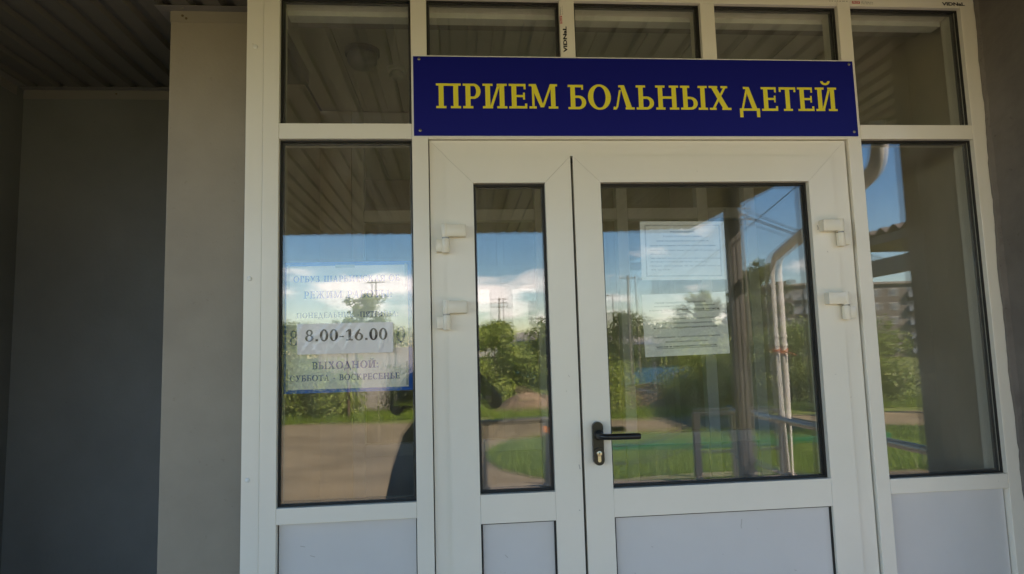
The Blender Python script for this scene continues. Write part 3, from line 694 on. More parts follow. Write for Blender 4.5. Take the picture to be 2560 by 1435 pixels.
part('lamp_base', MB().lathe((-.44, 1.0, 2.955), [(.085, 0), (.085, -.025), (.08, -.03)], 'z', 28), mat('lamp_plastic', (.25, .25, .24), .4), lampo, 40)
part('lamp_shade', MB().lathe((-.44, 1.0, 2.925), [(.075, 0), (.072, -.03), (.055, -.055), (.02, -.066)], 'z', 28), mat('lamp_glass', (.42, .42, .40), .3), lampo, 40)
det = thing('smoke_detector', 'small round white smoke detector on the ceiling behind the upper left window', 'smoke detector', (-.29, 1.2, 2.90))
part('detector_base', MB().lathe((-.29, 1.2, 2.955), [(.05, 0), (.05, -.02), (.046, -.024)], 'z', 24), PVC_IN, det, 40)
part('detector_head', MB().lathe((-.29, 1.2, 2.931), [(.036, 0), (.040, -.012), (.034, -.028), (.014, -.034)], 'z', 24), PVC_IN, det, 40)
part('stem', MB().box(-.294, 1.196, 2.945, -.286, 1.204, 2.956), PVC_IN, det)

# ================================================================== OUTSIDE, SEEN IN THE GLASS (yard and beyond scaled about the mirrored camera point)
GRASSC = mat('grass_ground', (.14, .20, .045), .9, .1, var=.35, vscale=.8, col2=(.15, .16, .06), bump=.02, bscale=8)
GZ = -.50            # yard level; the porch floor is at 0
def hgt(x, y):
    """terrain: yard half a metre below the porch, then a bank falling away"""
    t = min(max((-21.6-y)/12.0, 0), 1); t = t*t*(3-2*t)
    return GZ-2.7*t
xs_g = [-900, -300, -120, -60, -40]+[-30+2*i for i in range(41)]+[60, 80, 120, 300, 900]
ys_g = [900, 300, 60, 20, 6, 0, -4, -8, -12, -16, -20]+[-21-1*i for i in range(14)]+[-40, -50, -60, -100, -200, -400, -1200]
vs = [(x, y, hgt(x, y)-.004+(random.uniform(-.08, .08) if y < -24 and abs(x) < 60 else 0)) for y in ys_g for x in xs_g]
nx = len(xs_g); fs = [(j*nx+i+nx, j*nx+i+nx+1, j*nx+i+1, j*nx+i) for j in range(len(ys_g)-1) for i in range(nx-1)]
struct(MB().add(vs, fs).build('ground', GRASSC, None, True))
DIRT = mat('sandy_road', (.272, .228, .150), .9, .1, var=.42, vscale=.8, bump=.012, bscale=9, detail=9)
rd = MB()
def sheet(mb, pts, z): return mb.add([(x, y, z) for x, y in pts], [tuple(range(len(pts)))])
road_pts = [(-40, -17.07), (-4.04, -17.0), (1.34, -15.38), (5.38, -14.98), (16.14, -14.44), (60, -14.17), (60, -11.75), (16.14, -10.54), (5.78, -11.75), (3.23, -12.02), (1.88, -12.09), (1.01, -11.48), (0.54, -10.41), (0.48, -9.74), (0.67, -8.66), (1.14, -7.79), (1.88, -7.31), (5.38, -7.11), (8.34, -7.05), (6.2, -0.6), (2.4, -0.6), (2.4, 0), (-40, 0)]
me_r = sheet(rd, road_pts, GZ+.0045).build('dirt_road', DIRT); struct(me_r)
pv = MB().box(-3.2, -3.55, GZ, .12, -.001, 0).box(.1205, -4.92, GZ, 3.75, -.001, -.001)
for k in range(3): pv.box(-3.2, -3.55-.30*(k+1)+.0005, GZ, .119, -3.55-.30*k, -.125*(k+1))
struct(pv.build('porch_paving', CONC))

# grass island beside the porch, verge beyond the road
GB = leafmat('grass_blades', (.17, .29, .03), (.30, .40, .07), .45)
def blades(name, pts, h0, h1, wd=.006):
    k = len(pts); p = np.zeros((k*3, 3)); a = rng.uniform(0, 2*np.pi, k); h = rng.uniform(h0, h1, k); ln = rng.normal(0, .35, (k, 2))*h[:, None]
    P = np.array(pts); d = np.stack([np.cos(a), np.sin(a), np.zeros(k)], 1)*wd
    p[0::3] = P-d; p[1::3] = P+d; p[2::3] = P+np.stack([ln[:, 0], ln[:, 1], h], 1)
    me = bpy.data.meshes.new(name); me.from_pydata(p.tolist(), [], np.arange(k*3).reshape(-1, 3).tolist()); me.update()
    return link(name, me, GB)
isl = [(3.23, -12.02), (1.88, -12.09), (1.01, -11.48), (0.54, -10.41), (0.48, -9.74), (0.67, -8.66), (1.14, -7.79), (1.88, -7.31), (5.38, -7.11), (8.34, -7.05), (12.11, -7.05), (12.11, -10.95), (5.78, -11.75)]
def inside(x, y, poly):
    c = False; n = len(poly)
    for i in range(n):
        x1, y1 = poly[i]; x2, y2 = poly[(i+1) % n]
        if (y1 > y) != (y2 > y) and x < (x2-x1)*(y-y1)/(y2-y1)+x1: c = not c
    return c
pts = []
while len(pts) < 60000:
    x, y = random.uniform(.4, 12), random.uniform(-12.1, -6.8)
    if inside(x, y, isl): pts.append((x, y, GZ))
g1 = blades('grass', pts, .05, .19, .008); struct(g1, 'stuff')
pts = [(random.uniform(-11, 19), -17.1-abs(random.gauss(0, 1.5)), 0) for _ in range(30000)]
pts = [(x, y if x < 1 else y+1.6, hgt(x, y)) for x, y, z in pts]
struct(blades('verge_grass', pts, .08, .32, .010), 'stuff')

# heap of dry soil on the bank
SOIL = mat('dry_soil', (.26, .19, .13), .95, .1, var=.4, vscale=3, bump=.05, bscale=6)
def heap(x, y, rx, ry, h, label):
    vs = []; n, k = 26, 8
    for j in range(k+1):
        t = j/k
        for i in range(n):
            a = 2*math.pi*i/n; r = t*(1+random.uniform(-.06, .06))
            vs.append((x+rx*r*math.cos(a), y+ry*r*math.sin(a), hgt(x, y)-.05+h*(1-t*t)**1.3+random.uniform(-.04, .04)*(1-t)))
    fs = [(j*n+i, (j+1)*n+i, (j+1)*n+(i+1) % n, j*n+(i+1) % n) for j in range(k) for i in range(n)]
    o = MB().add(vs, fs).build('soil_heap', SOIL, None, True); tag(o, label, 'soil heap'); return o
heap(2.29, -19.02, 1.35, 1.2, .6, 'low heap of brown soil reflected low in the narrow door leaf')
heap(6.19, -18.07, 2.0, 1.35, .83, 'broad heap of brown soil reflected in the wide door leaf')

# ------------------------------------------------------------------ trees and bushes
BARK = mat('bark', (.14, .10, .07), .9, .1, var=.4, vscale=9, bump=.01, bscale=25)
LF = [leafmat('leaf_bright', (.19, .28, .045), (.36, .43, .11)), leafmat('leaf_mid', (.14, .215, .04), (.27, .34, .09)), leafmat('leaf_dark', (.07, .115, .03), (.15, .195, .055), .35), leafmat('leaf_silver', (.17, .25, .07), (.30, .37, .12))]
def leaves(clumps, n, size, name, m_, parent):
    """n small leaves scattered in blobs (centre, radius)"""
    cl = np.array([(*c, r) for c, r in clumps]); wgt = cl[:, 3]**2.2; idx = rng.choice(len(cl), n, p=wgt/wgt.sum())
    d = rng.normal(size=(n, 3)); d /= np.linalg.norm(d, axis=1)[:, None]
    C_ = cl[idx, :3]+d*(cl[idx, 3]*rng.uniform(.25, 1.0, n)**.6)[:, None]*np.array([1, 1, .85])
    nn = d+rng.normal(0, .6, (n, 3))+np.array([0, 0, .4]); nn /= np.linalg.norm(nn, axis=1)[:, None]
    t = np.cross(nn, rng.normal(size=(n, 3))); t /= np.linalg.norm(t, axis=1)[:, None]; b = np.cross(nn, t)
    s = size*rng.uniform(.6, 1.25, n)[:, None]
    V_ = np.stack([C_-t*s, C_-b*s*.42+nn*s*.10, C_+t*s, C_+b*s*.42+nn*s*.10], 1).reshape(-1, 3)
    me = bpy.data.meshes.new(name); me.from_pydata(V_.tolist(), [], np.arange(n*4).reshape(-1, 4).tolist()); me.update()
    o = link(name, me, m_); under(o, parent); return o
def tree(label, x, y, h, wd, leaf=1, n=2200, size=.10, base=None, shape='round', group=None, cat='tree', name='leafy_tree', low=.22):
    z0 = hgt(x, y) if base is None else base
    o = thing(name, label, cat, (x, y, z0), group)
    tk = MB(); r0 = max(.03, h*.016)
    spine = [(x+random.uniform(-.03, .03)*h*t, y+random.uniform(-.03, .03)*h*t, z0-.05+h*.92*t) for t in (0, .15, .3, .5, .7, .88, 1)]
    tk.tube(spine, [r0*1.25, r0, r0*.85, r0*.65, r0*.42, r0*.22, r0*.06], 7)
    cl = []; nb = int(9+h*1.1)
    for k in range(nb):
        t = low+(1-low)*(k+random.random())/nb
        i = min(int(t*6), 5); p = Vector(spine[i]).lerp(Vector(spine[i+1]), t*6-i if t*6-i <= 1 else 1)
        prof = {'round': math.sin(math.pi*min(1, (t-low+.12)/(1-low+.16)))**.7, 'cone': (1.06-t)**.9, 'tall': .35+.65*math.sin(math.pi*min(1, (t-low+.15)/(1-low+.25)))}[shape]
        a = k*2.4+random.uniform(-.5, .5); ln = wd*.5*prof*random.uniform(.55, 1.0)
        e = p+Vector((math.cos(a)*ln, math.sin(a)*ln, ln*random.uniform(.1, .55)*(1 if shape != 'cone' else -.2)))
        mid = p.lerp(e, .5)+Vector((0, 0, ln*.08))
        tk.tube([p, mid, e], [r0*.42*(1.1-t), r0*.26*(1.1-t), r0*.06], 5)
        rr = max(.12*wd, wd*.20*random.uniform(.7, 1.25)*(.5+.5*prof))
        cl.append((tuple(e), rr)); cl.append((tuple(mid+Vector((random.uniform(-1, 1), random.uniform(-1, 1), random.uniform(-.3, .8)))*rr*.6), rr*.8))
    cl.append((spine[-1], wd*.10)); cl.append((spine[-2], wd*.14))
    part('trunk', tk, BARK, o, True)
    leaves(cl, int(n*2.2), size*1.2, 'crown', LF[leaf], o); return o
def bush(label, x, y, h, wd, leaf=0, n=1500, size=.06, base=None, group='bushes along the far side of the road'):
    z0 = hgt(x, y) if base is None else base
    o = thing('leafy_bush', label, 'bush', (x, y, z0), group); tk = MB(); cl = []
    for k in range(17):
        a = k*2.4+random.random(); ln = wd*.5*math.sqrt(random.random()); top = z0+h*random.uniform(.35, .92)*(1-.35*(ln/(wd*.5))**2)
        e = (x+math.cos(a)*ln, y+math.sin(a)*ln, top)
        tk.tube([(x+random.uniform(-.1, .1), y+random.uniform(-.1, .1), z0-.03), (x+math.cos(a)*ln*.6, y+math.sin(a)*ln*.6, z0+(top-z0)*.55), e], [.018, .012, .003], 5)
        rr = wd*random.uniform(.17, .26)
        cl.append((e, rr)); cl.append(((e[0]*.8+x*.2, e[1]*.8+y*.2, z0+(top-z0)*.45), rr*1.05))
    part('stem', tk, BARK, o, True); leaves(cl, int(n*2.4), size*1.25, 'leaf_mass', LF[leaf], o); return o
bush('tangled green bush at the left end of the grey concrete fence', -5.04, -18.61, 2.29, 2.56, 1, 2600, .06)
bush('light green bush just right of the left fence end', -3.9, -18.21, 1.82, 1.75, 0, 1600, .055)
bush('low dark bush at the foot of the fence by the sapling', -1.61, -19.02, 1.75, 1.75, 2, 1500, .055)
tree('thin young sapling with sparse leaves in front of the concrete fence', -3.3, -17.67, 3.3, 1.3, 0, 120, .055, name='young_sapling', shape='tall', low=.15)
tree('pointed birch beyond the concrete fence', -8.07, -54.52, 10.22, 4.04, 1, 1800, .16, shape='tall')
tree('round pale tree to the right beyond the concrete fence', -4.84, -41.07, 6.4, 4.84, 3, 2000, .14)
tree('bushy green tree filling the left of the narrow door pane', 1.68, -28.97, 5.4, 3.8, 0, 3600, .10, low=.08)
tree('second bushy tree behind it in the narrow door pane', 2.96, -32.33, 4.9, 3.77, 1, 3200, .10, low=.08)
tree('bushy tree at the right of the narrow door pane', 4.51, -29.64, 4.9, 3.5, 1, 3200, .10, low=.05)
bush('bright green bush at the left edge of the wide door pane', 4.37, -16.33, 1.82, 1.55, 0, 2200, .05)
bush('big bright bush in the middle of the wide door pane', 7.53, -17.13, 2.35, 2.56, 0, 3600, .05)
bush('dark bush between the column and the downpipe', 8.88, -17.67, 2.56, 2.02, 2, 2600, .055)
bush('tall bright bush right of the downpipe under the apartment block', 10.15, -16.86, 2.89, 2.29, 3, 3200, .05)
bush('olive bush seen through the gap of the side porch', 12.78, -16.73, 2.56, 2.42, 1, 2400, .06)
bush('dark bush on the bank behind the downpipe', 12.0, -21.5, 2.2, 2.8, 2, 2200, .06)
bush('tall bush at the left of the fence end', -6.9, -19.6, 2.8, 2.8, 1, 2200, .06)
tree('tall birch reflected behind the lower paper notice', 24.61, -59.9, 10.49, 5.65, 1, 2800, .17)
tree('broad dark tree left of the tall birch', 19.64, -70.66, 8.88, 7.4, 2, 2600, .20)
tree('dark spruce at the left of the wide door pane', 18.29, -94.87, 12.37, 5.38, 2, 2200, .24, shape='cone', low=.1, name='spruce_tree')
tree('slim dark spruce right beside the other spruce', 20.98, -97.56, 11.03, 4.3, 2, 1800, .24, shape='cone', low=.1, name='spruce_tree')
tree('tall dark poplar just right of the canopy column', 29.32, -57.21, 12.91, 4.57, 2, 3000, .18, shape='tall', low=.1)
tree('second dark poplar behind the downpipe', 30.2, -62.59, 11.0, 4.2, 2, 2600, .19, shape='tall', low=.1)
for i, (x, y, h, wd, lf, lb_) in enumerate(((-21.52, -81.42, 8.74, 8.07, 1, 'far tree at the left end of the tree belt'), (-14.12, -89.49, 9.68, 8.74, 2, 'wide dark tree in the left of the tree belt'), (12.78, -86.8, 8.88, 8.07, 1, 'far tree behind the tall power pole'), (4.71, -94.87, 8.34, 8.07, 2, 'dark far tree left of the tall power pole'), (30.93, -84.11, 8.07, 9.41, 1, 'far round tree behind the tall birch'), (41.7, -81.42, 5.4, 7.0, 2, 'far dark tree in front of the apartment block'), (51.11, -78.73, 5.0, 7.0, 1, 'far tree at the right of the belt before the apartment block'))):
    tree(lb_, x, y, h, wd, lf, 1500, .26, group='trees of the far belt', low=.08)

cl = []
for k in range(170):
    x = -150+k*2.1+random.uniform(-1.5, 1.5); y = -150-random.uniform(0, 40); hh = random.uniform(6, 11)
    for q in range(4): cl.append(((x+random.uniform(-2.5, 2.5), y+random.uniform(-2, 2), -3.5+hh*(q+.5)/4), random.uniform(1.8, 3.0)))
o = thing('woods', 'woods', 'woods', (0, -160, -3.2)); w_ = leaves(cl, 26000, .62, 'far_woods', LF[2], o)
w_.parent = None; w_.location = (0, 0, 0); bpy.data.objects.remove(o); struct(w_, 'stuff')
# ------------------------------------------------------------------ fences, poles, far buildings
CF = mat('concrete_fence', (.42, .40, .37), .85, .2, var=.2, vscale=1.5, bump=.01, bscale=12)
fn = thing('concrete_fence', 'grey concrete panel fence reflected in the left window', 'fence', (-2.5, -20.9, GZ))
for k in range(3):
    x = -4.7+k*1.25
    part('panel', MB().box(x+.06, -20.98, GZ-.05, x+1.19, -20.9, 1.68, .01), CF, fn)
    part('post', MB().box(x-.06, -21.02, GZ-.05, x+.058, -20.86, 1.82, .01), CF, fn)
BF = mat('blue_fence_paint', (.02, .16, .34), .5, .4, var=.1, vscale=2)
bfn = thing('picket_fence', 'blue metal picket fence down the bank reflected in the doors', 'fence', (20, -76, -3.2))
part('rail', MB().box(3, -76.03, -2.6, 52, -76.0, -2.5).box(3, -76.03, -1.5, 52, -76.0, -1.4), BF, bfn)
part('picket_panel', (lambda mb: [mb.box(3+i*.21, -76.0, -3.15, 3+i*.21+.15, -75.98, -1.1) for i in range(233)] and mb)(MB()), BF, bfn)
WOOD = mat('pole_wood', (.20, .17, .14), .9, .1, var=.3, vscale=6)
INS = mat('insulator', (.5, .5, .48), .3)
def pole(label, x, y, h, arms, group='power poles', r=.13, aw=1.6, base=None):
    z0 = hgt(x, y) if base is None else base
    o = thing('power_pole', label, 'power pole', (x, y, z0), group)
    part('pole_shaft', MB().tube([(x, y, z0-.1), (x, y, z0+h)], [r, r*.7], 10), WOOD, o, 40)
    for k in range(arms):
        z = z0+h-.25-k*.75
        c = part('crossarm', MB().box(x-aw/2, y-.05, z-.05, x+aw/2, y+.05, z+.05), WOOD, o)
        for dx in (-aw*.45, -aw*.22, aw*.22, aw*.45): part('insulator', MB().lathe((x+dx, y, z+.05), [(.03, 0), (.05, .05), (.02, .16)], 'z', 8), INS, c)
    return o
pole('far wooden power pole with three crossarms above the narrow door trees', 8.61, -119.08, 14.66, 3, r=.22, aw=2.6)
pole('slim power pole beyond the concrete fence in the left window', -7.67, -58.56, 11.6, 1, r=.13)
pole('bare concrete pole left of the upper paper notice', 17.08, -58.56, 11.57, 1, r=.15)
pole('power pole hidden half behind the canopy column', 20.18, -41.07, 14.26, 2, r=.15)
pole('smaller power pole at the left of the wide door pane', 19.5, -78.73, 11.57, 1, r=.15)
hp = thing('power_pole', 'far two-legged power pole at the right of the narrow door pane', 'power pole', (16.4, -122, -3.2), 'power poles')
part('pole_shaft', MB().tube([(15.5, -122, -3.2), (15.5, -122, 8.0)], .2, 8), WOOD, hp); part('pole_shaft', MB().tube([(17.4, -122, -3.2), (17.4, -122, 8.0)], .2, 8), WOOD, hp)
part('crossarm', MB().box(14.7, -122.06, 7.4, 18.2, -121.94, 7.6), WOOD, hp)
CAB = mat('cable_black', (.015, .015, .015), .6)
def cable(label, a, b, sag, r=.012):
    a, b = Vector(a), Vector(b); pts = [a.lerp(b, t/24)-Vector((0, 0, sag*4*(t/24)*(1-t/24))) for t in range(25)]
    o = MB().tube(pts, r, 6).build('power_cable', CAB, None, True); tag(o, label, 'cable', 'overhead power cables')
for k, dx in enumerate((-.7, -.35, .35, .7)):
    cable('%s cable from the column-side pole out to the right' % ('outer', 'inner', 'second inner', 'far outer')[k], (20.18+dx, -41.07, 10.66), (56+dx, -62, 8.1), .8, .028)
cable('upper service cable from the pole to the clinic eave', (17.08, -58.56, 7.84), (3.2, .6, 3.85), .8, .007)
cable('lower service cable from the pole to the clinic eave', (17.08, -58.56, 7.44), (3.15, .6, 3.70), 1.3, .007)
pole('service mast standing at the clinic corner', 3.15, .6, .45, 0, r=.03, base=3.62)
# apartment block, its facade towards the entrance in shade
BRK = mat('grey_brick', (.15, .14, .13), .85, .2, var=.15, vscale=.6, bump=.02, bscale=6)
ab = thing('apartment_block', 'grey five-storey apartment block far right of the downpipe', 'apartment block', (116, -160, -3.2))
part('wall', MB().box(82, -178, -3.4, 159, -160, 16.4), BRK, ab)
part('roof', MB().box(81.4, -178.6, 16.41, 159.6, -159.4, 17.0), TRIM, ab)
part('chimney', MB().box(90, -168, 17.01, 92, -166, 18.6).box(99, -168, 17.01, 100.6, -166.4, 18.3), BRK, ab)
WG = mat('far_window_glass', (.10, .12, .15), .1, .8); WF = mat('window_white', (.50, .50, .49), .5); BAL = mat('balcony_panel', (.22, .27, .33), .6)
for f in range(5):
    z = -1.7+f*3.7
    for k in range(14):
        x = 85+k*5.2
        if k % 3 == 1:
            b = part('balcony', MB().box(x-.4, -159.95, z-.5, x+3.4, -158.8, z+.9), BAL, ab); part('window_pane', MB().box(x, -159.99, z+.92, x+3.0, -159.95, z+2.3), WG, b)
        else:
            fr = part('window', MB().box(x, -159.98, z, x+2.3, -159.9, z+2.0), WF, ab)
            part('window_pane', MB().box(x+.15, -159.895, z+.15, x+1.1, -159.86, z+1.85).box(x+1.2, -159.895, z+.15, x+2.15, -159.86, z+1.85), WG, fr)
CRM = mat('cream_render', (.52, .45, .36), .8, .2, var=.08, vscale=.5)
SLATE = mat('grey_roof', (.26, .25, .25), .7)
def house(label, x0, x1, y, z1, name='low_house', wall=None):
    o = thing(name, label, 'house', ((x0+x1)/2, y, -3.2), 'low buildings beyond the bank')
    part('wall', MB().box(x0, y-8, -3.4, x1, y, z1), wall or CRM, o)
    part('roof', MB().add([(x0-.4, y+.4, z1), (x1+.4, y+.4, z1), (x1+.4, y-8.4, z1), (x0-.4, y-8.4, z1), (x0-.4, y-4, z1+1.5), (x1+.4, y-4, z1+1.5)], [(0, 1, 5, 4), (2, 3, 4, 5), (1, 2, 5), (3, 0, 4), (3, 2, 1, 0)]), SLATE, o)
    k = int((x1-x0)/3.4)
    for i in range(k):
        x = x0+1.2+i*3.4
        fr = part('window', MB().box(x, y+.001, z1-2.0, x+1.3, y+.05, z1-.6), WF, o); part('window_pane', MB().box(x+.1, y+.051, z1-1.9, x+.6, y+.07, z1-.7).box(x+.7, y+.051, z1-1.9, x+1.2, y+.07, z1-.7), WG, fr)
house('cream low building with white windows behind the blue fence', 16.81, 36.31, -86.8, 1.79)
house('white low building glimpsed between the narrow door trees', 4.04, 15.47, -89.49, 2.59, wall=mat('white_render', (.72, .71, .68), .8))

# ------------------------------------------------------------------ railings, downpipe, side porch
CHR = mat('brushed_steel', (.34, .33, .31), .42, metal=1, rvar=.06, vscale=20)
GST = mat('dark_steel_paint', (.045, .048, .052), .35, .5)
ra = thing('steel_railing', 'short steel railing with an orange tape at the porch edge', 'railing', (.62, -4.8, 0))
part('post', MB().tube([(.95, -4.8, .01), (.95, -4.8, .70)], .042, 16), GST, ra, 40)
part('post', MB().tube([(.27, -4.8, .01), (.27, -4.8, .655)], .030, 16), GST, ra, 40)
part('handrail', MB().tube([(.20, -4.8, .685), (.60, -4.8, .695), (.95, -4.8, .70), (.985, -4.8, .70)], .030, 16), CHR, ra, 50)
part('base_flange', MB().lathe((.95, -4.8, .005), [(.075, 0), (.075, .012), (.05, .03)], 'z', 18).lathe((.27, -4.8, .005), [(.06, 0), (.06, .012), (.04, .03)], 'z', 18), GST, ra, 40)
part('orange_tape', MB().tube([(.95, -4.8, .56), (.95, -4.8, .625)], .0435, 16, False), mat('orange_tape', (.75, .22, .03), .4), ra, 40)
rb = thing('steel_railing', 'bright steel handrail along the right side of the porch', 'railing', (2.48, -2, 0))
part('handrail', MB().tube([(2.48, -.60, .86), (2.48, -3.55, .86)], .025, 16), CHR, rb, 50)
part('midrail', MB().tube([(2.48, -.60, .46), (2.48, -3.55, .46)], .012, 12), CHR, rb, 50)
for y in (-.62, -1.6, -2.58, -3.53): part('post', MB().tube([(2.48, y, .006), (2.48, y, .838)], .019, 12), CHR, rb, 50)
rc = thing('steel_railing', 'dark steel guard rail between the grass and the porch', 'railing', (3, -4.75, 0))
part('post', MB().box(2.56, -4.78, .006, 2.63, -4.72, .70, .004), GST, rc)
part('post', MB().box(3.52, -4.78, .006, 3.59, -4.72, .70, .004), GST, rc)
part('handrail', MB().box(2.56, -4.785, .701, 3.59, -4.715, .735, .004), GST, rc)
part('midrail', MB().box(2.631, -4.765, .30, 3.519, -4.735, .33, .004), GST, rc)
for k, z in ((0, .52), (1, .33)):
    a, b = Vector((.98, -4.8, z)), Vector((2.56, -4.75, z+.06)); mb = MB()
    for i in range(44):
        t = i/43; p = a.lerp(b, t)-Vector((0, 0, .16*4*t*(1-t))); mb.tube([p-Vector((.020, 0, 0)), p+Vector((.020, 0, 0))], .006 if i % 2 else .009, 5)
    o = mb.build('barrier_chain', GST); tag(o, ('upper' if k == 0 else 'lower')+' slack chain hung between the two railings', 'chain', 'chains between the railings')
PIPE = mat('downpipe_paint', (.80, .82, .83), .38, .5, var=.05, vscale=3)
dp = thing('drain_pipe', 'pale painted downpipe with a swan neck at the canopy corner', 'downpipe', (2.75, -3.3, 0))
def bend(pts, r, n=6):
    out = [Vector(pts[0])]
    for i in range(1, len(pts)-1):
        p = Vector(pts[i]); a = (Vector(pts[i-1])-p).normalized(); b = (Vector(pts[i+1])-p).normalized()
        for k in range(n+1):
            t = k/n; out.append((p+a*r)*(1-t)**2+p*2*t*(1-t)+(p+b*r)*t*t)
    return out+[Vector(pts[-1])]
part('pipe_run', MB().tube(bend([(2.44, -1.22, ZS+.02), (2.44, -1.22, 2.44), (2.85, -3.32, 2.20), (2.85, -3.32, -.20), (2.93, -3.5, -.36)], .16), .046, 18), PIPE, dp, 60)
for z in (1.50, 1.42): part('pipe_collar', MB().tube([(2.85, -3.32, z), (2.85, -3.32, z+.022)], .0505, 18), PIPE, dp, 40)
part('orange_twine', MB().tube([(2.785, -3.27, 1.365), (2.830, -3.266, 1.375), (2.895, -3.29, 1.395), (2.905, -3.34, 1.385), (2.850, -3.375, 1.37), (2.795, -3.33, 1.385), (2.810, -3.268, 1.39), (2.890, -3.262, 1.36), (2.930, -3.24, 1.34)], .006, 6), mat('orange_twine', (.6, .16, .05), .7), dp, True)
sp = thing('side_porch', 'brown open shed with a wavy sheet roof across the yard at the right', 'shed', (11.6, -12, GZ))
BRN = mat('porch_brown', (.15, .12, .09), .7, .3, var=.2, vscale=3)
wv = []; n = 90
for i in range(n+1):
    y = -14.3+6.0*i/n; z = 4.10+.07*math.sin(y*2*math.pi/.50)
    wv += [(10.3, y, z), (13.0, y, z+.35)]
mb = MB().add(wv, [(2*i, 2*i+1, 2*i+3, 2*i+2) for i in range(n)]); mb.add([(x, y, z-.015) for x, y, z in wv], [(2*i, 2*i+2, 2*i+3, 2*i+1) for i in range(n)])
part('wavy_roof', mb, mat('wavy_sheet', (.11, .10, .09), .7), sp, True)
part('beam', MB().box(10.5, -14.1, 3.05, 10.7, -8.5, 3.45).box(12.7, -14.1, 3.4, 12.9, -8.5, 3.8), mat('beam_paint', (.17, .14, .105), .7), sp)
for x, y in ((10.6, -8.7), (10.6, -11.4), (10.6, -13.95), (12.8, -8.7), (12.8, -13.95)): part('post', MB().box(x-.13, y-.13, GZ, x+.13, y+.13, 3.049 if x < 11 else 3.399), BRN, sp)
part('eave_board', MB().box(10.36, -14.25, 3.80, 10.41, -8.35, 4.0), BRN, sp)
part('ceiling_board', MB().box(10.42, -14.2, 3.84, 12.95, -8.4, 3.87), BRN, sp)

# ------------------------------------------------------------------ people
SKIN = mat('skin', (.52, .34, .26), .5, .4)
def skin(name, nodes, edges, m_, parent=None, sub=2):
    """one continuous skinned body: nodes are (x, y, z, radius)"""
    me = bpy.data.meshes.new(name); me.from_pydata([v[:3] for v in nodes], edges, []); ob = bpy.data.objects.new(name, me); COL.objects.link(ob)
    md = ob.modifiers.new('skin', 'SKIN'); md.use_smooth_shade = True; md.branch_smoothing = .4
    for i, v in enumerate(nodes):
        q = me.skin_vertices[0].data[i]; r = v[3]; q.radius = r if isinstance(r, tuple) else (r, r); q.use_root = (i == 0)
    sm = ob.modifiers.new('sub', 'SUBSURF'); sm.levels = sub; sm.render_levels = sub
    dg = bpy.context.evaluated_depsgraph_get(); m2 = bpy.data.meshes.new_from_object(ob.evaluated_get(dg)); bpy.data.objects.remove(ob)
    m2.materials.clear(); o = link(name, m2, m_, None, True)
    if parent is not None: under(o, parent)
    return o
def chain(nodes, edges, start, pts):
    i = start
    for p in pts: nodes.append(p); edges.append((i, len(nodes)-1)); i = len(nodes)-1
    return i
def hand(nodes, edges, wrist, base, d, side, curl, palm=(0, 0, 1)):
    """palm and five bent fingers growing along d, thumb from the side"""
    d = Vector(d).normalized(); s = Vector(side).normalized(); c = Vector(curl).normalized(); b = Vector(base)
    k = chain(nodes, edges, wrist, [(*(b+d*.045), (.032, .018)), (*(b+d*.075), (.030, .014))])
    for q, (o, ln) in enumerate(((-.030, .072), (-.010, .080), (.010, .075), (.028, .060))):
        p0 = b+d*.088+s*o; p1 = p0+d*ln*.40+c*ln*.12; p2 = p1+d*ln*.22+c*ln*.30; p3 = p2+c*ln*.28-d*ln*.02
        chain(nodes, edges, k, [(*p0, .0095), (*p1, .0088), (*p2, .008), (*p3, .0068)])
    p0 = b+d*.035-s*.036; chain(nodes, edges, wrist, [(*p0, .0125), (*(p0+d*.030-s*.018+c*.012), .0105), (*(p0+d*.055-s*.014+c*.026), .0085)])
ph = thing('person', 'person in a dark jacket photographing the entrance, reflected between the door panes', 'person', (-.09, -2.44, 0))
cx0 = -.08; yb = -2.46
nodes = [(cx0, yb, .93, .115)]; edges = []
ch_ = chain(nodes, edges, 0, [(cx0, yb, 1.08, .105), (cx0, yb+.01, 1.24, .110), (cx0, yb+.01, 1.335, .085)])
nk = chain(nodes, edges, ch_, [(cx0+.01, yb+.025, 1.43, .055), (cx0+.02, yb+.055, 1.50, .060)])
hd_ = chain(nodes, edges, nk, [(cx0+.02, yb+.075, 1.56, (.074, .090)), (cx0+.02, yb+.072, 1.63, (.074, .090)), (cx0+.02, yb+.06, 1.69, (.045, .055))])
chain(nodes, edges, nk+1, [(cx0+.02, yb+.155, 1.575, .016), (cx0+.02, yb+.178, 1.562, .012)])     # nose
for s in (-1, 1): chain(nodes, edges, nk+1, [(cx0+.02+s*.078, yb+.06, 1.575, .012), (cx0+.02+s*.086, yb+.05, 1.59, .010)])   # ears
for s, el_, wr in ((-1, (-.405, yb+.13, 1.10), (-.10, yb+.30, 1.335)), (1, (.245, yb+.13, 1.12), (.09, yb+.30, 1.345))):
    sh = chain(nodes, edges, ch_, [(cx0+s*.155, yb+.0, 1.335, .052)])
    k = chain(nodes, edges, sh, [((cx0+s*.19+el_[0])/2, (yb+el_[1])/2, (1.35+el_[2])/2, .048), (*el_, .042), ((el_[0]+wr[0])/2, (el_[1]+wr[1])/2, (el_[2]+wr[2])/2, .038), (*wr, .027)])
    hand(nodes, edges, k, wr, (-s*.25, .25, .8), (0, 1, 0), (-s*1, .2, .1))
for s in (-1, 1):
    hx_ = cx0+s*.09
    chain(nodes, edges, 0, [(hx_, yb, .82, .088), (hx_+s*.01, yb+.01, .48, .058), (hx_+s*.015, yb-.01, .28, .052), (hx_+s*.015, yb-.015, .075, .036), (hx_+s*.02, yb+.06, .035, (.036, .028)), (hx_+s*.025, yb+.17, .03, (.034, .022))])
skin('body', nodes, edges, SKIN, ph)
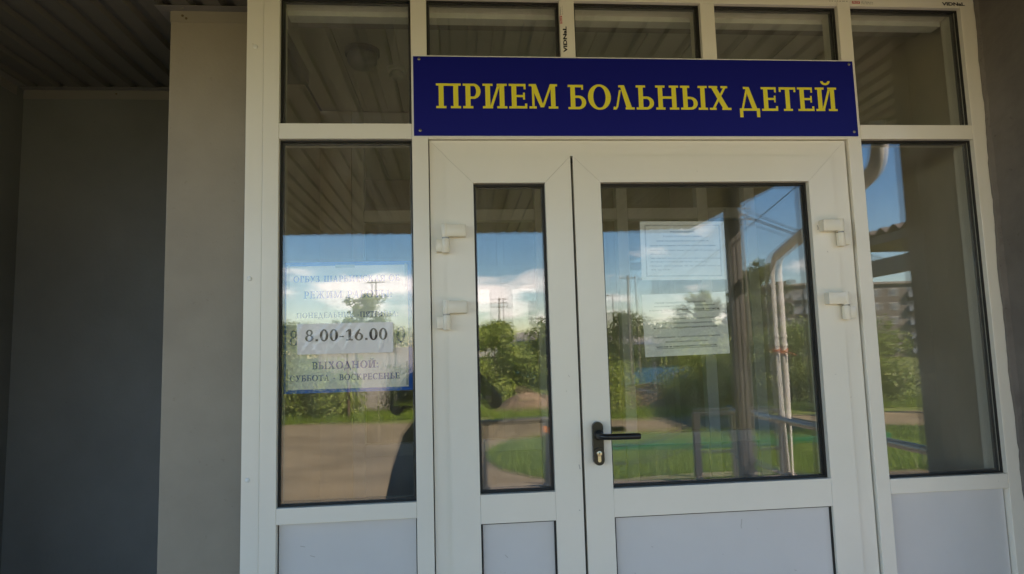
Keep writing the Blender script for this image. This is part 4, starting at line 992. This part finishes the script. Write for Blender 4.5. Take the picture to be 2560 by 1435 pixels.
JK = mat('dark_jacket', (.018, .020, .024), .75, .3, var=.2, vscale=12, bump=.003, bscale=30); TR_ = mat('dark_trousers', (.02, .022, .03), .8, .2); HR = mat('brown_hair', (.035, .022, .014), .5, .4); SHOE = mat('black_shoe', (.015, .015, .016), .5)
def loft(mb, rings, n=28):
    """closed body through elliptical rings (x, y, z, rx, ry)"""
    vs = [(x+rx*math.cos(2*math.pi*j/n)*(1+.02*math.sin(5*j+z*30)), y+ry*math.sin(2*math.pi*j/n)*(1+.03*math.sin(3*j+z*22)), z) for x, y, z, rx, ry in rings for j in range(n)]
    k = len(rings); fs = [(i*n+j, i*n+(j+1) % n, (i+1)*n+(j+1) % n, (i+1)*n+j) for i in range(k-1) for j in range(n)]
    return mb.add(vs, fs+[tuple(range(n-1, -1, -1)), tuple(range((k-1)*n, k*n))])
jk = loft(MB(), [(cx0-.13, yb, .34, .31, .20), (cx0-.13, yb, .40, .315, .205), (cx0-.10, yb, .65, .285, .19), (cx0-.06, yb, .88, .255, .172), (cx0, yb, 1.02, .205, .150), (cx0, yb+.01, 1.16, .210, .150), (cx0, yb+.01, 1.28, .215, .140), (cx0, yb+.01, 1.35, .195, .115), (cx0+.005, yb+.015, 1.40, .120, .090), (cx0+.01, yb+.02, 1.435, .078, .074), (cx0+.01, yb+.025, 1.46, .074, .072)])
for sd_, el_, wr in ((-1, (-.405, yb+.13, 1.10), (-.115, yb+.285, 1.315)), (1, (.245, yb+.13, 1.12), (.10, yb+.285, 1.325))):
    shp = Vector((cx0+sd_*.16, yb, 1.335)); ev = Vector(el_); wv_ = Vector(wr)
    pts = [shp-Vector((sd_*.06, 0, -.01)), shp, shp.lerp(ev, .5), shp.lerp(ev, .85), ev+(ev-wv_)*.04, ev.lerp(wv_, .18), ev.lerp(wv_, .55), wv_]
    jk.tube(pts, [.070, .074, .066, .062, .064, .058, .050, .043], 16)
part('jacket', jk, JK, ph, True)
nodes = [(cx0, yb, .93, (.165, .125))]; edges = []
for s in (-1, 1):
    hx_ = cx0+s*.09
    chain(nodes, edges, 0, [(hx_, yb, .82, .105), (hx_+s*.01, yb+.01, .48, .078), (hx_+s*.015, yb-.01, .28, .068), (hx_+s*.015, yb-.015, .09, .060)])
skin('trousers', nodes, edges, TR_, ph)
for s in (-1, 1):
    hx_ = cx0+s*.105
    skin('shoe', [(hx_, yb-.04, .045, (.045, .045)), (hx_+s*.01, yb+.06, .042, (.047, .040)), (hx_+s*.015, yb+.19, .03, (.042, .028))], [(0, 1), (1, 2)], SHOE, ph)
skin('hair', [(cx0+.02, yb+.015, 1.56, (.078, .06)), (cx0+.02, yb+.03, 1.645, (.083, .083)), (cx0+.02, yb+.075, 1.705, (.066, .070)), (cx0+.02, yb+.135, 1.69, (.05, .02))], [(0, 1), (1, 2), (2, 3)], HR, ph)
ey = MB()
for s in (-1, 1): ey.lathe((cx0+.02+s*.032, yb+.150, 1.605), [(.011, 0), (.009, .006), (.003, .009)], 'y', 12)
part('eyes', ey, mat('eye_dark', (.03, .02, .02), .2), ph, True)
part('mouth', MB().box(cx0-.002, yb+.150, 1.530, cx0+.042, yb+.158, 1.537, .002), mat('lips', (.35, .14, .12), .5), ph)
cmr = thing('photo_camera', 'small black photo camera held up by the photographing person', 'camera', (0, -2.2, 1.42))
part('camera_body', MB().box(-.062, -2.215, 1.415, .062, -2.178, 1.482, .006), BLACK, cmr)
part('camera_lens', MB().lathe((0, -2.178, 1.45), [(.030, 0), (.030, .02), (.026, .026), (.026, .04)], 'y', 24), BLACK, cmr, 40)

def walker(label, x, y, sh_, arm):
    z = hgt(x, y); o = thing('person', label, 'person', (x, y, z))
    nodes = [(x, y, z+.92, (.14, .10))]; edges = []
    c = chain(nodes, edges, 0, [(x, y, z+1.1, (.135, .095)), (x, y, z+1.32, (.15, .095))])
    k = chain(nodes, edges, c, [(x, y, z+1.46, .052), (x, y+.02, z+1.55, (.07, .085)), (x, y+.01, z+1.66, (.065, .075))])
    for s in (-1, 1):
        e = chain(nodes, edges, c, [(x+s*.17, y, z+1.34, .055), (x+s*.23, y+.03*s, z+1.07, .042), (x+s*.24, y+.14, z+.86, .026)])
        hand(nodes, edges, e, (x+s*.24, y+.14, z+.86), (0, .3, -1), (0, 1, 0), (-s, .3, 0))
        chain(nodes, edges, 0, [(x+s*.09, y, z+.82, .085), (x+s*.09, y+s*.10, z+.48, .058), (x+s*.09, y+s*.05, z+.28, .05), (x+s*.09, y+s*.20-.08, z+.07, .036), (x+s*.09, y+s*.20+.06, z+.03, .032)])
    skin('body', nodes, edges, SKIN, o, 1)
    nodes = [(x, y, z+.90, (.16, .12))]; edges = []
    c = chain(nodes, edges, 0, [(x, y, z+1.1, (.15, .11)), (x, y, z+1.33, (.165, .11)), (x, y, z+1.44, .065)])
    for s in (-1, 1): chain(nodes, edges, 2, [(x+s*.175, y, z+1.35, .07), (x+s*.215, y+.02*s, z+1.14, .058)])
    skin('shirt', nodes, edges, sh_, o, 1)
    nodes = [(x, y, z+.93, (.15, .12))]; edges = []
    for s in (-1, 1): chain(nodes, edges, 0, [(x+s*.09, y, z+.82, .10), (x+s*.09, y+s*.10, z+.48, .07), (x+s*.09, y+s*.12-.02, z+.12, .056)])
    skin('trousers', nodes, edges, TR_, o, 1)
    skin('cap', [(x, y, z+1.66, (.08, .085)), (x, y+.0, z+1.73, (.05, .06))], [(0, 1)], arm, o, 1)
    return o
walker('distant person in a blue shirt and pale cap walking by the bright bush', 13.6, -23.6, mat('blue_shirt', (.03, .09, .20), .8), mat('pale_cap', (.75, .75, .72), .7))
